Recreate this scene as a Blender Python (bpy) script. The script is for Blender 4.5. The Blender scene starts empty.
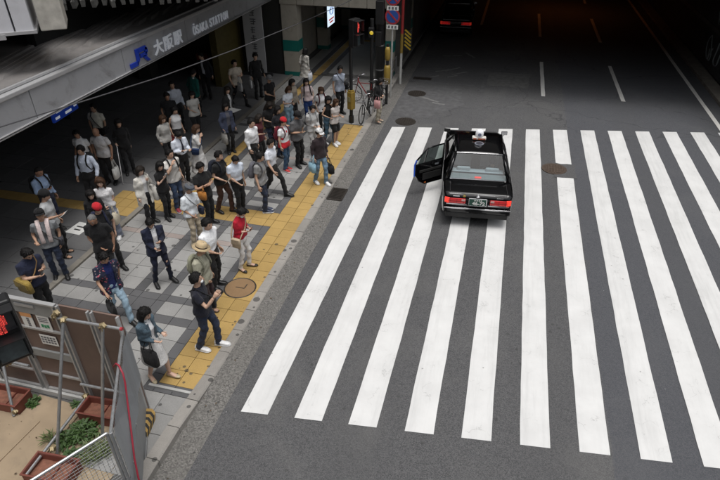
import bpy, bmesh, math, random
import numpy as np
from mathutils import Vector, Matrix, noise as mnoise
random.seed(7)
rng = np.random.default_rng(7)
SC = bpy.context.scene
COL = SC.collection
R = math.radians

# ------------------------------------------------------------------ camera, sky, sun, exposure
cam_data = bpy.data.cameras.new('camera')
cam_data.sensor_width = 36.0
cam_data.lens = 28.0
cam_data.clip_start = 0.05
cam_data.clip_end = 400.0
cam = bpy.data.objects.new('camera', cam_data)
COL.objects.link(cam)
cam.location = (0.0, 0.0, 7.5)
cam.rotation_euler = (R(90 - 33.88), 0.0, R(14.23))
SC.camera = cam

world = bpy.data.worlds.new('World')
SC.world = world
world.use_nodes = True
wn = world.node_tree
wn.nodes.clear()
w_out = wn.nodes.new('ShaderNodeOutputWorld')
w_bg = wn.nodes.new('ShaderNodeBackground')
w_sky = wn.nodes.new('ShaderNodeTexSky')
w_sky.sky_type = 'NISHITA'
w_sky.sun_disc = False
w_sky.sun_elevation = R(78)
w_sky.sun_rotation = R(160)
w_sky.air_density = 1.6
w_sky.dust_density = 5.0
w_sky.ozone_density = 0.6
w_mix = wn.nodes.new('ShaderNodeHueSaturation')
w_mix.inputs['Saturation'].default_value = 0.22      # overcast: a near-white cloud layer
w_bg.inputs['Strength'].default_value = 0.15
wn.links.new(w_sky.outputs[0], w_mix.inputs['Color'])
wn.links.new(w_mix.outputs[0], w_bg.inputs['Color'])
wn.links.new(w_bg.outputs[0], w_out.inputs['Surface'])

sun_data = bpy.data.lights.new('sun', 'SUN')
sun_data.energy = 1.25
sun_data.angle = R(28)
sun_data.color = (1.0, 0.975, 0.94)
sun = bpy.data.objects.new('sun', sun_data)
COL.objects.link(sun)
sun.rotation_euler = (R(6), R(10), R(14))            # near overhead, behind thin cloud

vs = SC.view_settings
vs.view_transform = 'Standard'
vs.look = 'None'
vs.exposure = 0.16
vs.gamma = 1.0
vs.use_curve_mapping = False
SC.cycles.use_denoising = True
SC.cycles.max_bounces = 6
SC.cycles.diffuse_bounces = 2
SC.cycles.glossy_bounces = 3
SC.cycles.transparent_max_bounces = 8

# ------------------------------------------------------------------ materials
MATS = {}
def _nodes(name):
    m = bpy.data.materials.new(name); m.use_nodes = True
    nt = m.node_tree
    return m, nt, nt.nodes['Principled BSDF']
def _n(nt, t, **kw):
    n = nt.nodes.new(t)
    for k, v in kw.items():
        if hasattr(n, k): setattr(n, k, v)
        else: n.inputs[k].default_value = v
    return n
def _math(nt, op, a, b=0.0, c=None, clamp=False):
    n = nt.nodes.new('ShaderNodeMath'); n.operation = op; n.use_clamp = clamp
    for i, v in enumerate((a, b) if c is None else (a, b, c)):
        if hasattr(v, 'links'): nt.links.new(v, n.inputs[i])
        else: n.inputs[i].default_value = v
    return n.outputs[0]
def _mix(nt, fac, a, b, mode='MIX'):
    n = nt.nodes.new('ShaderNodeMix'); n.data_type = 'RGBA'; n.blend_type = mode
    for s, v in ((n.inputs[0], fac), (n.inputs[6], a), (n.inputs[7], b)):
        if hasattr(v, 'links'): nt.links.new(v, s)
        else: s.default_value = v if not isinstance(v, tuple) else (v + (1,))[:4]
    return n.outputs[2]
def _noise(nt, vec, scale, detail=4, rough=0.55, dist=0.0):
    n = _n(nt, 'ShaderNodeTexNoise'); n.inputs['Scale'].default_value = scale
    n.inputs['Detail'].default_value = detail; n.inputs['Roughness'].default_value = rough
    n.inputs['Distortion'].default_value = dist
    nt.links.new(vec, n.inputs['Vector']); return n.outputs['Fac']
def _ramp(nt, fac, lo, hi, a=0.0, b=1.0):
    n = nt.nodes.new('ShaderNodeMapRange'); n.clamp = True
    nt.links.new(fac, n.inputs[0])
    n.inputs[1].default_value = lo; n.inputs[2].default_value = hi
    n.inputs[3].default_value = a; n.inputs[4].default_value = b
    return n.outputs[0]
def _bump(nt, bs, h, strength, dist=0.01):
    b = nt.nodes.new('ShaderNodeBump'); b.inputs['Strength'].default_value = strength
    b.inputs['Distance'].default_value = dist
    nt.links.new(h, b.inputs['Height']); nt.links.new(b.outputs[0], bs.inputs['Normal'])

def mat(name, col, rough=0.6, metal=0.0, var=0.12, scale=6.0, bump=0.0, bscale=40.0, spec=0.5, coat=0.0,
        dirt=None, dirt_amt=0.0, dscale=3.0, rand=0.0, world=False):
    """plain painted / cast / moulded surface with colour drift, grain and optional dirt blotches"""
    if name in MATS: return MATS[name]
    m, nt, bs = _nodes(name)
    tc = nt.nodes.new('ShaderNodeTexCoord')
    if world:
        vec = nt.nodes.new('ShaderNodeNewGeometry').outputs['Position']
    else:
        vec = tc.outputs['Object']
    f = _noise(nt, vec, scale)
    c = _mix(nt, _ramp(nt, f, 0.25, 0.75), tuple(x * (1 - var) for x in col), tuple(min(1, x * (1 + var)) for x in col))
    if dirt:
        d = _noise(nt, vec, dscale, 6, 0.7, 0.6)
        c = _mix(nt, _ramp(nt, d, 0.52, 0.72, 0, dirt_amt), c, dirt)
    if rand:
        oi = nt.nodes.new('ShaderNodeObjectInfo')
        k = _ramp(nt, oi.outputs['Random'], 0, 1, 1 - rand, 1 + rand)
        hs = nt.nodes.new('ShaderNodeHueSaturation'); nt.links.new(c, hs.inputs['Color']); nt.links.new(k, hs.inputs['Value'])
        c = hs.outputs[0]
    nt.links.new(c, bs.inputs['Base Color'])
    bs.inputs['Roughness'].default_value = rough
    bs.inputs['Metallic'].default_value = metal
    bs.inputs['Specular IOR Level'].default_value = spec
    if coat:
        bs.inputs['Coat Weight'].default_value = coat; bs.inputs['Coat Roughness'].default_value = 0.04
    if bump: _bump(nt, bs, _noise(nt, vec, bscale, 5, 0.6), bump)
    MATS[name] = m
    return m

def emit(name, col, strength, base=(0.02, 0.02, 0.02)):
    if name in MATS: return MATS[name]
    m, nt, bs = _nodes(name)
    bs.inputs['Base Color'].default_value = base + (1,)
    bs.inputs['Emission Color'].default_value = col + (1,)
    bs.inputs['Emission Strength'].default_value = strength
    bs.inputs['Roughness'].default_value = 0.3
    MATS[name] = m
    return m

def glass(name, tint=(0.5, 0.56, 0.55), rough=0.02, refl=0.09):
    if name in MATS: return MATS[name]
    m = bpy.data.materials.new(name); m.use_nodes = True
    nt = m.node_tree; nt.nodes.clear()
    o = nt.nodes.new('ShaderNodeOutputMaterial'); mx = nt.nodes.new('ShaderNodeMixShader')
    t = nt.nodes.new('ShaderNodeBsdfTransparent'); t.inputs[0].default_value = tint + (1,)
    gl = nt.nodes.new('ShaderNodeBsdfGlossy'); gl.inputs['Roughness'].default_value = rough
    lw = nt.nodes.new('ShaderNodeLayerWeight'); lw.inputs[0].default_value = 0.5
    fac = _math(nt, 'MULTIPLY_ADD', _math(nt, 'POWER', lw.outputs['Facing'], 4.0), 0.85, refl)
    nt.links.new(fac, mx.inputs[0]); nt.links.new(t.outputs[0], mx.inputs[1])
    nt.links.new(gl.outputs[0], mx.inputs[2]); nt.links.new(mx.outputs[0], o.inputs[0])
    MATS[name] = m
    return m

def cloth(col, rough=0.9, kind='plain', col2=(0.8, 0.8, 0.8), col3=None):
    key = 'cloth_%s_%s_%s' % (kind, '_'.join('%.3f' % x for x in col), '_'.join('%.2f' % x for x in col2))
    if key in MATS: return MATS[key]
    m, nt, bs = _nodes(key)
    tc = nt.nodes.new('ShaderNodeTexCoord'); vec = tc.outputs['Object']
    f = _noise(nt, vec, 9.0, 4, 0.6)
    c = _mix(nt, _ramp(nt, f, 0.3, 0.7), tuple(x * 0.86 for x in col), tuple(min(1, x * 1.1) for x in col))
    if kind == 'floral':
        v = _n(nt, 'ShaderNodeTexVoronoi'); v.inputs['Scale'].default_value = 19.0
        nt.links.new(vec, v.inputs['Vector'])
        w = _noise(nt, vec, 60, 2)
        d = _math(nt, 'ADD', v.outputs['Distance'], _math(nt, 'MULTIPLY', w, 0.25))
        c = _mix(nt, _ramp(nt, d, 0.36, 0.44, 1, 0), c, col2)
        v2 = _n(nt, 'ShaderNodeTexVoronoi'); v2.inputs['Scale'].default_value = 14.0
        mp = nt.nodes.new('ShaderNodeMapping'); mp.inputs['Location'].default_value = (3.3, 1.7, 0.4)
        nt.links.new(vec, mp.inputs[0]); nt.links.new(mp.outputs[0], v2.inputs['Vector'])
        c = _mix(nt, _ramp(nt, v2.outputs['Distance'], 0.16, 0.22, 1, 0), c, col3 or (0.3, 0.35, 0.3))
    elif kind == 'stripe':
        w = _n(nt, 'ShaderNodeTexWave'); w.bands_direction = 'X'; w.inputs['Scale'].default_value = 14.0
        nt.links.new(vec, w.inputs['Vector'])
        c = _mix(nt, _ramp(nt, w.outputs['Fac'], 0.45, 0.55), c, col2)
    elif kind == 'jersey':
        sp = nt.nodes.new('ShaderNodeSeparateXYZ'); nt.links.new(vec, sp.inputs[0])
        c = _mix(nt, _ramp(nt, sp.outputs[2], 0.93, 0.94, 1, 0), c, col2)
        v = _n(nt, 'ShaderNodeTexVoronoi'); v.inputs['Scale'].default_value = 6.0
        nt.links.new(vec, v.inputs['Vector'])
        c = _mix(nt, _ramp(nt, v.outputs['Distance'], 0.2, 0.24, 1, 0), c, col2)
    elif kind == 'denim':
        d = _noise(nt, vec, 5.0, 3)
        c = _mix(nt, _ramp(nt, d, 0.5, 0.7, 0, 0.5), c, tuple(min(1, x * 1.9 + 0.02) for x in col))
    nt.links.new(c, bs.inputs['Base Color'])
    bs.inputs['Roughness'].default_value = rough
    bs.inputs['Specular IOR Level'].default_value = 0.25
    bs.inputs['Sheen Weight'].default_value = 0.08
    mpw = nt.nodes.new('ShaderNodeMapping'); mpw.inputs['Scale'].default_value = (1.0, 1.0, 0.55); mpw.inputs['Rotation'].default_value = (0.5, 0.3, 0.0); nt.links.new(vec, mpw.inputs[0])
    wv = _noise(nt, mpw.outputs[0], 17.0, 4, 0.6, 2.2)
    _bump(nt, bs, wv, 0.8, 0.024)
    MATS[key] = m
    return m

def skin_mat(tone):
    return mat('skin_%d' % tone, [(0.50, 0.32, 0.23), (0.42, 0.255, 0.175), (0.34, 0.19, 0.125), (0.57, 0.38, 0.29)][tone], 0.55, var=0.07, scale=14, bump=0.05, bscale=120, spec=0.35)
def hair_mat(name, col):
    if name in MATS: return MATS[name]
    m, nt, bs = _nodes(name)
    tc = nt.nodes.new('ShaderNodeTexCoord')
    mp = nt.nodes.new('ShaderNodeMapping'); mp.inputs['Scale'].default_value = (1, 1, 0.16)
    nt.links.new(tc.outputs['Object'], mp.inputs[0])
    f = _noise(nt, mp.outputs[0], 130, 4, 0.7)
    nt.links.new(_mix(nt, _ramp(nt, f, 0.3, 0.7), tuple(x * 0.5 for x in col), tuple(x * 1.5 for x in col)), bs.inputs['Base Color'])
    bs.inputs['Roughness'].default_value = 0.5
    bs.inputs['Specular IOR Level'].default_value = 0.22
    _bump(nt, bs, f, 0.8, 0.01)
    MATS[name] = m
    return m

# ------------------------------------------------------------------ mesh building
def rotm(rz=0, rx=0, ry=0):
    return np.array(Matrix.Rotation(rz, 3, 'Z') @ Matrix.Rotation(ry, 3, 'Y') @ Matrix.Rotation(rx, 3, 'X'))
class MB:
    """collects shapes; build() links them as ONE mesh object"""
    def __init__(s): s.v, s.f, s.m, s.n = [], [], [], 0; s.cur = 0
    def add(s, verts, faces, mi=None):
        verts = np.asarray(verts, float).reshape(-1, 3)
        s.v.append(verts)
        mi = s.cur if mi is None else mi
        for f in faces: s.f.append([i + s.n for i in f]); s.m.append(mi)
        s.n += len(verts); return s
    def box(s, c, size, rz=0, rx=0, ry=0, mi=None, taper=1.0):
        hx, hy, hz = (np.array(size) / 2)
        v = np.array([[-hx, -hy, -hz], [hx, -hy, -hz], [hx, hy, -hz], [-hx, hy, -hz],
                      [-hx * taper, -hy * taper, hz], [hx * taper, -hy * taper, hz], [hx * taper, hy * taper, hz], [-hx * taper, hy * taper, hz]])
        v = v @ rotm(rz, rx, ry).T + np.array(c)
        return s.add(v, [[0, 3, 2, 1], [4, 5, 6, 7], [0, 1, 5, 4], [1, 2, 6, 5], [2, 3, 7, 6], [3, 0, 4, 7]], mi)
    def loft(s, rings, caps=True, closed=True, mi=None):
        n = len(rings[0]); v = np.concatenate([np.asarray(r, float) for r in rings]); f = []
        for i in range(len(rings) - 1):
            for j in range(n if closed else n - 1):
                k = (j + 1) % n
                f.append([i * n + j, i * n + k, (i + 1) * n + k, (i + 1) * n + j])
        if caps and closed:
            f.append(list(range(n))[::-1]); f.append([(len(rings) - 1) * n + j for j in range(n)])
        return s.add(v, f, mi)
    def tube(s, pts, rad, n=8, caps=True, mi=None, flat=None):
        pts = np.asarray(pts, float); m = len(pts)
        if np.isscalar(rad): rad = [rad] * m
        rings = []; up = None
        for i in range(m):
            t = pts[min(i + 1, m - 1)] - pts[max(i - 1, 0)]
            t = t / (np.linalg.norm(t) + 1e-9)
            if up is None:
                a = np.array([0, 0, 1.]) if abs(t[2]) < 0.9 else np.array([0, 1., 0])
                up = np.cross(np.cross(t, a), t)
            up = up - t * (up @ t); up /= (np.linalg.norm(up) + 1e-9)
            sd = np.cross(t, up)
            ra = rad[i]; rb = ra
            if flat is not None: rb = ra * flat
            ang = np.linspace(0, 2 * math.pi, n, endpoint=False)
            rings.append(pts[i] + np.outer(np.cos(ang) * ra, sd) + np.outer(np.sin(ang) * rb, up))
        return s.loft(rings, caps, True, mi)
    def cyl(s, c, r, h, n=16, r2=None, mi=None):
        c = np.array(c, float)
        return s.tube([c, c + np.array([0, 0, h])], [r, r if r2 is None else r2], n, True, mi)
    def ell(s, c, r, nu=10, nv=7, mi=None, rot=None):
        v = [[0, 0, -1]]; f = []
        for i in range(1, nv):
            ph = -math.pi / 2 + math.pi * i / nv
            for j in range(nu):
                a = 2 * math.pi * j / nu; v.append([math.cos(ph) * math.cos(a), math.cos(ph) * math.sin(a), math.sin(ph)])
        v.append([0, 0, 1]); v = np.array(v) * np.array(r)
        if rot is not None: v = v @ rot.T
        v = v + np.array(c)
        for j in range(nu): f.append([0, 1 + (j + 1) % nu, 1 + j])
        for i in range(nv - 2):
            for j in range(nu):
                a = 1 + i * nu; k = (j + 1) % nu
                f.append([a + j, a + k, a + nu + k, a + nu + j])
        L = len(v) - 1; a = 1 + (nv - 2) * nu
        for j in range(nu): f.append([a + j, a + (j + 1) % nu, L])
        return s.add(v, f, mi)
    def prism(s, poly, z0, z1, mi=None):
        n = len(poly)
        v = [[p[0], p[1], z0] for p in poly] + [[p[0], p[1], z1] for p in poly]
        f = [list(range(n))[::-1], list(range(n, 2 * n))] + [[i, (i + 1) % n, n + (i + 1) % n, n + i] for i in range(n)]
        return s.add(v, f, mi)
    def xf(s, fn):
        s.v = [fn(np.concatenate(s.v))] if s.v else []
        return s
    def mesh(s, name, mats=(), smooth=False):
        me = bpy.data.meshes.new(name)
        V = np.concatenate(s.v) if s.v else np.zeros((0, 3))
        me.from_pydata(V.tolist(), [], s.f)
        for m in mats: me.materials.append(m)
        if len(mats) > 1: me.polygons.foreach_set('material_index', s.m)
        if smooth: me.polygons.foreach_set('use_smooth', [True] * len(me.polygons))
        me.update()
        return me
    def build(s, name, mats, parent=None, smooth=False, bevel=0.0, loc=None, rz=0.0, seg=2):
        if not isinstance(mats, (list, tuple)): mats = [mats]
        o = bpy.data.objects.new(name, s.mesh(name, mats, smooth))
        COL.objects.link(o)
        if parent is not None: o.parent = parent
        if loc is not None: o.location = loc
        if rz: o.rotation_euler.z = rz
        if bevel:
            b = o.modifiers.new('bevel', 'BEVEL'); b.width = bevel; b.segments = seg; b.limit_method = 'ANGLE'; b.angle_limit = R(40)
        return o

def tag(o, label=None, cat=None, group=None, kind=None):
    if label: o['label'] = label
    if cat: o['category'] = cat
    if group: o['group'] = group
    if kind: o['kind'] = kind
    return o
def thing(name, label, cat, loc=(0, 0, 0), rz=0.0, group=None):
    o = bpy.data.objects.new(name, None); COL.objects.link(o)
    o.empty_display_size = 0.2
    o.location = loc; o.rotation_euler.z = rz
    return tag(o, label, cat, group)
def copy_tree(o, parent=None):
    c = o.copy(); COL.objects.link(c); c.parent = parent
    for ch in list(o.children): copy_tree(ch, c)
    return c
def inst(me, name, parent, loc, rz=0.0, scale=None, rx=0.0):
    o = bpy.data.objects.new(name, me); COL.objects.link(o); o.parent = parent
    o.location = loc; o.rotation_euler = (rx, 0, rz)
    if scale: o.scale = scale
    return o
_deps_queue = []
def text_mb(txt, size, depth, bold=0.0):
    """text as a mesh (x right, y up, z thick)"""
    cu = bpy.data.curves.new('text', 'FONT'); cu.body = txt; cu.size = size; cu.extrude = depth; cu.offset = bold
    cu.align_x = 'LEFT'; cu.resolution_u = 3
    o = bpy.data.objects.new('text', cu); COL.objects.link(o)
    dg = bpy.context.evaluated_depsgraph_get()
    me = bpy.data.meshes.new_from_object(o.evaluated_get(dg))
    V = np.empty(len(me.vertices) * 3); me.vertices.foreach_get('co', V); V = V.reshape(-1, 3)
    F = [list(p.vertices) for p in me.polygons]
    bpy.data.objects.remove(o); bpy.data.curves.remove(cu); bpy.data.meshes.remove(me)
    return V, F
# ------------------------------------------------------------------ ground materials
def asphalt_mat():
    m, nt, bs = _nodes('asphalt')
    pos = nt.nodes.new('ShaderNodeNewGeometry').outputs['Position']
    sp = nt.nodes.new('ShaderNodeSeparateXYZ'); nt.links.new(pos, sp.inputs[0])
    fine = _noise(nt, pos, 130, 2, 0.8)
    agg = _n(nt, 'ShaderNodeTexVoronoi'); agg.inputs['Scale'].default_value = 85
    nt.links.new(pos, agg.inputs['Vector'])
    ac = nt.nodes.new('ShaderNodeSeparateColor'); nt.links.new(agg.outputs['Color'], ac.inputs[0])
    mid = _noise(nt, pos, 7, 5, 0.6)
    big = _noise(nt, pos, 0.55, 4, 0.6, 0.8)
    c = _mix(nt, _ramp(nt, _math(nt, 'ADD', _math(nt, 'MULTIPLY', fine, 0.6), _math(nt, 'MULTIPLY', ac.outputs[0], 0.4)), 0.3, 0.72), (0.046, 0.046, 0.049), (0.132, 0.132, 0.135))
    st = _noise(nt, pos, 2.6, 5, 0.75, 1.5)
    c = _mix(nt, _ramp(nt, st, 0.60, 0.70, 0, 0.45), c, (0.05, 0.05, 0.051))
    dr = _n(nt, 'ShaderNodeTexVoronoi'); dr.inputs['Scale'].default_value = 3.1; nt.links.new(pos, dr.inputs['Vector'])
    c = _mix(nt, _ramp(nt, _math(nt, 'ADD', dr.outputs['Distance'], _math(nt, 'MULTIPLY', mid, 0.12)), 0.13, 0.17, 0.6, 0), c, (0.035, 0.034, 0.034))
    ol = _n(nt, 'ShaderNodeTexVoronoi'); ol.inputs['Scale'].default_value = 0.55; nt.links.new(pos, ol.inputs['Vector'])
    c = _mix(nt, _ramp(nt, _math(nt, 'ADD', ol.outputs['Distance'], _math(nt, 'MULTIPLY', _noise(nt, pos, 11, 4, 0.7), 0.09)), 0.07, 0.13, 0.55, 0), c, (0.03, 0.03, 0.03))
    c = _mix(nt, _ramp(nt, mid, 0.35, 0.75, 0, 0.35), c, (0.09, 0.09, 0.092))
    c = _mix(nt, _ramp(nt, big, 0.5, 0.75, 0, 0.4), c, (0.15, 0.147, 0.142))
    # newer, bluer overlay on the right-hand lanes
    wob = _math(nt, 'MULTIPLY', _math(nt, 'SUBTRACT', _noise(nt, pos, 3.0, 3), 0.5), 0.06)
    xx = _math(nt, 'ADD', sp.outputs[0], wob)
    new = _ramp(nt, xx, 2.42, 2.46)
    c = _mix(nt, _math(nt, 'MULTIPLY', new, 0.45), c, (0.066, 0.071, 0.086))
    # tyre-darkened wheel tracks
    w = nt.nodes.new('ShaderNodeTexWave'); w.bands_direction = 'X'; w.inputs['Scale'].default_value = 0.105
    w.inputs['Distortion'].default_value = 0.7
    nt.links.new(pos, w.inputs['Vector'])
    c = _mix(nt, _ramp(nt, w.outputs['Fac'], 0.55, 1.0, 0, 0.25), c, (0.075, 0.075, 0.077))
    # pale grit and gum specks
    v = _n(nt, 'ShaderNodeTexVoronoi'); v.inputs['Scale'].default_value = 2.3
    nt.links.new(pos, v.inputs['Vector'])
    c = _mix(nt, _ramp(nt, v.outputs['Distance'], 0.012, 0.03, 0.75, 0), c, (0.3, 0.3, 0.3))
    # tar-sealed cracks
    cr = _n(nt, 'ShaderNodeTexVoronoi'); cr.feature = 'DISTANCE_TO_EDGE'; cr.inputs['Scale'].default_value = 0.23
    wv = nt.nodes.new('ShaderNodeVectorMath'); wv.operation = 'ADD'
    nz = _n(nt, 'ShaderNodeTexNoise'); nz.inputs['Scale'].default_value = 1.3; nt.links.new(pos, nz.inputs['Vector'])
    nt.links.new(pos, wv.inputs[0]); nt.links.new(nz.outputs['Color'], wv.inputs[1]); nt.links.new(wv.outputs[0], cr.inputs['Vector'])
    c = _mix(nt, _math(nt, 'MULTIPLY', _ramp(nt, cr.outputs['Distance'], 0.002, 0.006, 0.5, 0), _ramp(nt, sp.outputs[1], 17.5, 19.5)), c, (0.03, 0.03, 0.032))
    nt.links.new(c, bs.inputs['Base Color'])
    bs.inputs['Roughness'].default_value = 0.82
    bs.inputs['Specular IOR Level'].default_value = 0.3
    _bump(nt, bs, fine, 0.7, 0.008)
    return m
def paving_mat(name, col, gum=1.0, rand=0.10, rough=0.75, bump=0.25, speck=0.2):
    m, nt, bs = _nodes(name)
    pos = nt.nodes.new('ShaderNodeNewGeometry').outputs['Position']
    oi = nt.nodes.new('ShaderNodeObjectInfo')
    fine = _noise(nt, pos, 110, 3, 0.75)
    big = _noise(nt, pos, 1.6, 5, 0.65, 0.5)
    c = _mix(nt, _ramp(nt, fine, 0.3, 0.7), tuple(x * (1 - speck) for x in col), tuple(x * (1 + speck) for x in col))
    c = _mix(nt, _ramp(nt, big, 0.42, 0.75, 0, 0.42), c, tuple(x * 0.62 for x in col))
    if gum:
        for sc, r0, off in ((2.6, 0.15, 0.0), (4.9, 0.17, 5.0)):
            v = _n(nt, 'ShaderNodeTexVoronoi'); v.inputs['Scale'].default_value = sc
            mp = nt.nodes.new('ShaderNodeMapping'); mp.inputs['Location'].default_value = (off, off, 0)
            mp.inputs['Scale'].default_value = (1, 1, 0)
            nt.links.new(pos, mp.inputs[0]); nt.links.new(mp.outputs[0], v.inputs['Vector'])
            s2 = nt.nodes.new('ShaderNodeSeparateColor'); nt.links.new(v.outputs['Color'], s2.inputs[0])
            th = _math(nt, 'MULTIPLY', s2.outputs[0], r0 * gum)
            d = _math(nt, 'LESS_THAN', _math(nt, 'ADD', v.outputs['Distance'], _math(nt, 'MULTIPLY', _math(nt, 'SUBTRACT', fine, 0.5), 0.03)), th)
            c = _mix(nt, _math(nt, 'MULTIPLY', d, 0.75), c, (0.035, 0.034, 0.033))
    k = _ramp(nt, oi.outputs['Random'], 0, 1, 1 - rand, 1 + rand)
    hs = nt.nodes.new('ShaderNodeHueSaturation'); nt.links.new(c, hs.inputs['Color']); nt.links.new(k, hs.inputs['Value'])
    nt.links.new(hs.outputs[0], bs.inputs['Base Color'])
    bs.inputs['Roughness'].default_value = rough
    _bump(nt, bs, fine, bump, 0.004)
    return m
def gutter_mat():
    m, nt, bs = _nodes('worn_gutter_concrete')
    pos = nt.nodes.new('ShaderNodeNewGeometry').outputs['Position']
    v = _n(nt, 'ShaderNodeTexVoronoi'); v.inputs['Scale'].default_value = 48
    nt.links.new(pos, v.inputs['Vector'])
    s2 = nt.nodes.new('ShaderNodeSeparateColor'); nt.links.new(v.outputs['Color'], s2.inputs[0])
    c = _mix(nt, s2.outputs[0], (0.075, 0.072, 0.068), (0.20, 0.192, 0.18))
    big = _noise(nt, pos, 2.2, 5, 0.65, 0.4)
    c = _mix(nt, _ramp(nt, big, 0.4, 0.7, 0, 0.6), c, (0.12, 0.115, 0.107))
    g2 = _n(nt, 'ShaderNodeTexVoronoi'); g2.inputs['Scale'].default_value = 5.5; nt.links.new(pos, g2.inputs['Vector'])
    c = _mix(nt, _ramp(nt, _math(nt, 'ADD', g2.outputs['Distance'], _math(nt, 'MULTIPLY', _noise(nt, pos, 30), 0.1)), 0.15, 0.19, 0.8, 0), c, (0.04, 0.039, 0.038))
    nt.links.new(c, bs.inputs['Base Color']); bs.inputs['Roughness'].default_value = 0.9
    _bump(nt, bs, v.outputs['Distance'], 0.5, 0.008)
    return m
def paint_mat(name, col, wear=0.5):
    m, nt, bs = _nodes(name)
    pos = nt.nodes.new('ShaderNodeNewGeometry').outputs['Position']
    fine = _noise(nt, pos, 70, 5, 0.75)
    big = _noise(nt, pos, 1.4, 5, 0.65)
    mp = nt.nodes.new('ShaderNodeMapping'); mp.inputs['Scale'].default_value = (5.0, 0.35, 1)
    nt.links.new(pos, mp.inputs[0])
    streak = _noise(nt, mp.outputs[0], 2.0, 5, 0.7)
    c = _mix(nt, _ramp(nt, big, 0.3, 0.75), col, tuple(x * 0.84 for x in col))
    c = _mix(nt, _ramp(nt, streak, 0.5, 0.8, 0, 0.35), c, tuple(x * 0.66 for x in col))
    d = _math(nt, 'ADD', _math(nt, 'MULTIPLY', fine, 0.6), _math(nt, 'MULTIPLY', _noise(nt, pos, 9, 5, 0.7), 0.4))
    c = _mix(nt, _ramp(nt, d, 0.68 - 0.1 * wear, 0.74 - 0.1 * wear, 0, 0.8), c, (0.11, 0.11, 0.11))
    v = _n(nt, 'ShaderNodeTexVoronoi'); v.inputs['Scale'].default_value = 2.1; nt.links.new(pos, v.inputs['Vector'])
    c = _mix(nt, _ramp(nt, _math(nt, 'ADD', v.outputs['Distance'], _math(nt, 'MULTIPLY', fine, 0.06)), 0.05, 0.075, 0.75, 0), c, (0.1, 0.1, 0.1))
    ck = _n(nt, 'ShaderNodeTexVoronoi'); ck.feature = 'DISTANCE_TO_EDGE'; ck.inputs['Scale'].default_value = 0.9
    wa = nt.nodes.new('ShaderNodeVectorMath'); wa.operation = 'ADD'; nzz = _n(nt, 'ShaderNodeTexNoise'); nzz.inputs['Scale'].default_value = 4.0; nzz.inputs['Detail'].default_value = 4; nt.links.new(pos, nzz.inputs['Vector'])
    nt.links.new(pos, wa.inputs[0]); nt.links.new(nzz.outputs['Color'], wa.inputs[1]); nt.links.new(wa.outputs[0], ck.inputs['Vector'])
    c = _mix(nt, _math(nt, 'MULTIPLY', _ramp(nt, ck.outputs['Distance'], 0.003, 0.010, 0.38, 0), _ramp(nt, big, 0.48, 0.6)), c, (0.2, 0.2, 0.2))
    wt = nt.nodes.new('ShaderNodeTexWave'); wt.bands_direction = 'X'; wt.inputs['Scale'].default_value = 0.17; wt.inputs['Distortion'].default_value = 1.2; nt.links.new(pos, wt.inputs['Vector'])
    c = _mix(nt, _math(nt, 'MULTIPLY', _ramp(nt, wt.outputs['Fac'], 0.5, 0.95, 0, 0.5), _ramp(nt, streak, 0.35, 0.65)), c, tuple(x * 0.72 for x in col))
    nt.links.new(c, bs.inputs['Base Color']); bs.inputs['Roughness'].default_value = 0.7
    _bump(nt, bs, fine, 0.2, 0.003)
    return m

M_asphalt = asphalt_mat()
M_gutter = gutter_mat()
M_white_paint = paint_mat('road_paint_white', (0.655, 0.655, 0.65), 0.5)
M_old_paint = paint_mat('road_paint_worn', (0.20, 0.20, 0.195), 2.2)
M_orange_line = paint_mat('lane_paint', (0.66, 0.65, 0.62), 0.5)
M_light_tile = paving_mat('paving_light', (0.285, 0.282, 0.275), 1.0)
M_dark_tile = paving_mat('paving_dark', (0.098, 0.098, 0.102), 0.5)
M_red_tile = paving_mat('paving_reddish', (0.30, 0.255, 0.235), 0.8)
M_yellow_tile = paving_mat('paving_tactile_yellow', (0.385, 0.255, 0.085), 0.9, 0.09)
M_station_tile = paving_mat('paving_station', (0.135, 0.135, 0.137), 0.5, 0.08)
M_bed = mat('mortar_bed', (0.10, 0.098, 0.094), 0.95, var=0.2, scale=20, world=True)
M_kerb = paving_mat('kerb_concrete', (0.27, 0.255, 0.235), 1.5, 0.10, 0.9, 0.4)
M_earth = mat('bare_earth', (0.30, 0.235, 0.155), 0.95, var=0.3, scale=9, bump=0.5, bscale=30, world=True)

# ------------------------------------------------------------------ ground sheets
g = MB(); g.add([[-200, -60, -0.12], [200, -60, -0.12], [200, 260, -0.12], [-200, 260, -0.12]], [[0, 1, 2, 3]])
tag(g.build('ground', mat('ground_soil', (0.09, 0.088, 0.085), 0.95, world=True)), kind='structure')
road = MB()
xs = np.linspace(-3.70, 8.05, 24); ys = np.linspace(-6, 92, 120)
V = np.array([[x, y, 0.004 * math.sin(x * 0.9 + 0.3) * math.sin(y * 0.23)] for y in ys for x in xs])
V[:, 2] -= V[:, 2].max() + 0.002
F = [[j * 24 + i, j * 24 + i + 1, (j + 1) * 24 + i + 1, (j + 1) * 24 + i] for j in range(119) for i in range(23)]
road.add(V, F)
road = tag(road.build('road', M_asphalt, smooth=True), kind='structure')
g = MB(); g.box((-3.935, 43, -0.06), (0.47, 98, 0.1)); 
gutter = tag(g.build('gutter', M_gutter), kind='structure')

def strip(x0, x1, y0, y1, z=0.004, n=18, jit=0.006, skew0=0.0, skew1=0.0):
    """painted mark: thin sheet with slightly uneven edges"""
    b = MB(); L = []; Rr = []
    for i in range(n + 1):
        t = i / n
        ya = y0 + (y1 - y0) * t
        yl = ya; yr = ya + (skew0 * (1 - t) + skew1 * t) * (x1 - x0)
        L.append([x0 + random.uniform(-jit, jit), yl, z]); Rr.append([x1 + random.uniform(-jit, jit), yr, z])
    v = L + Rr
    b.add(v, [[i, n + 1 + i, n + 2 + i, i + 1] for i in range(n)])
    return b
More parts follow.
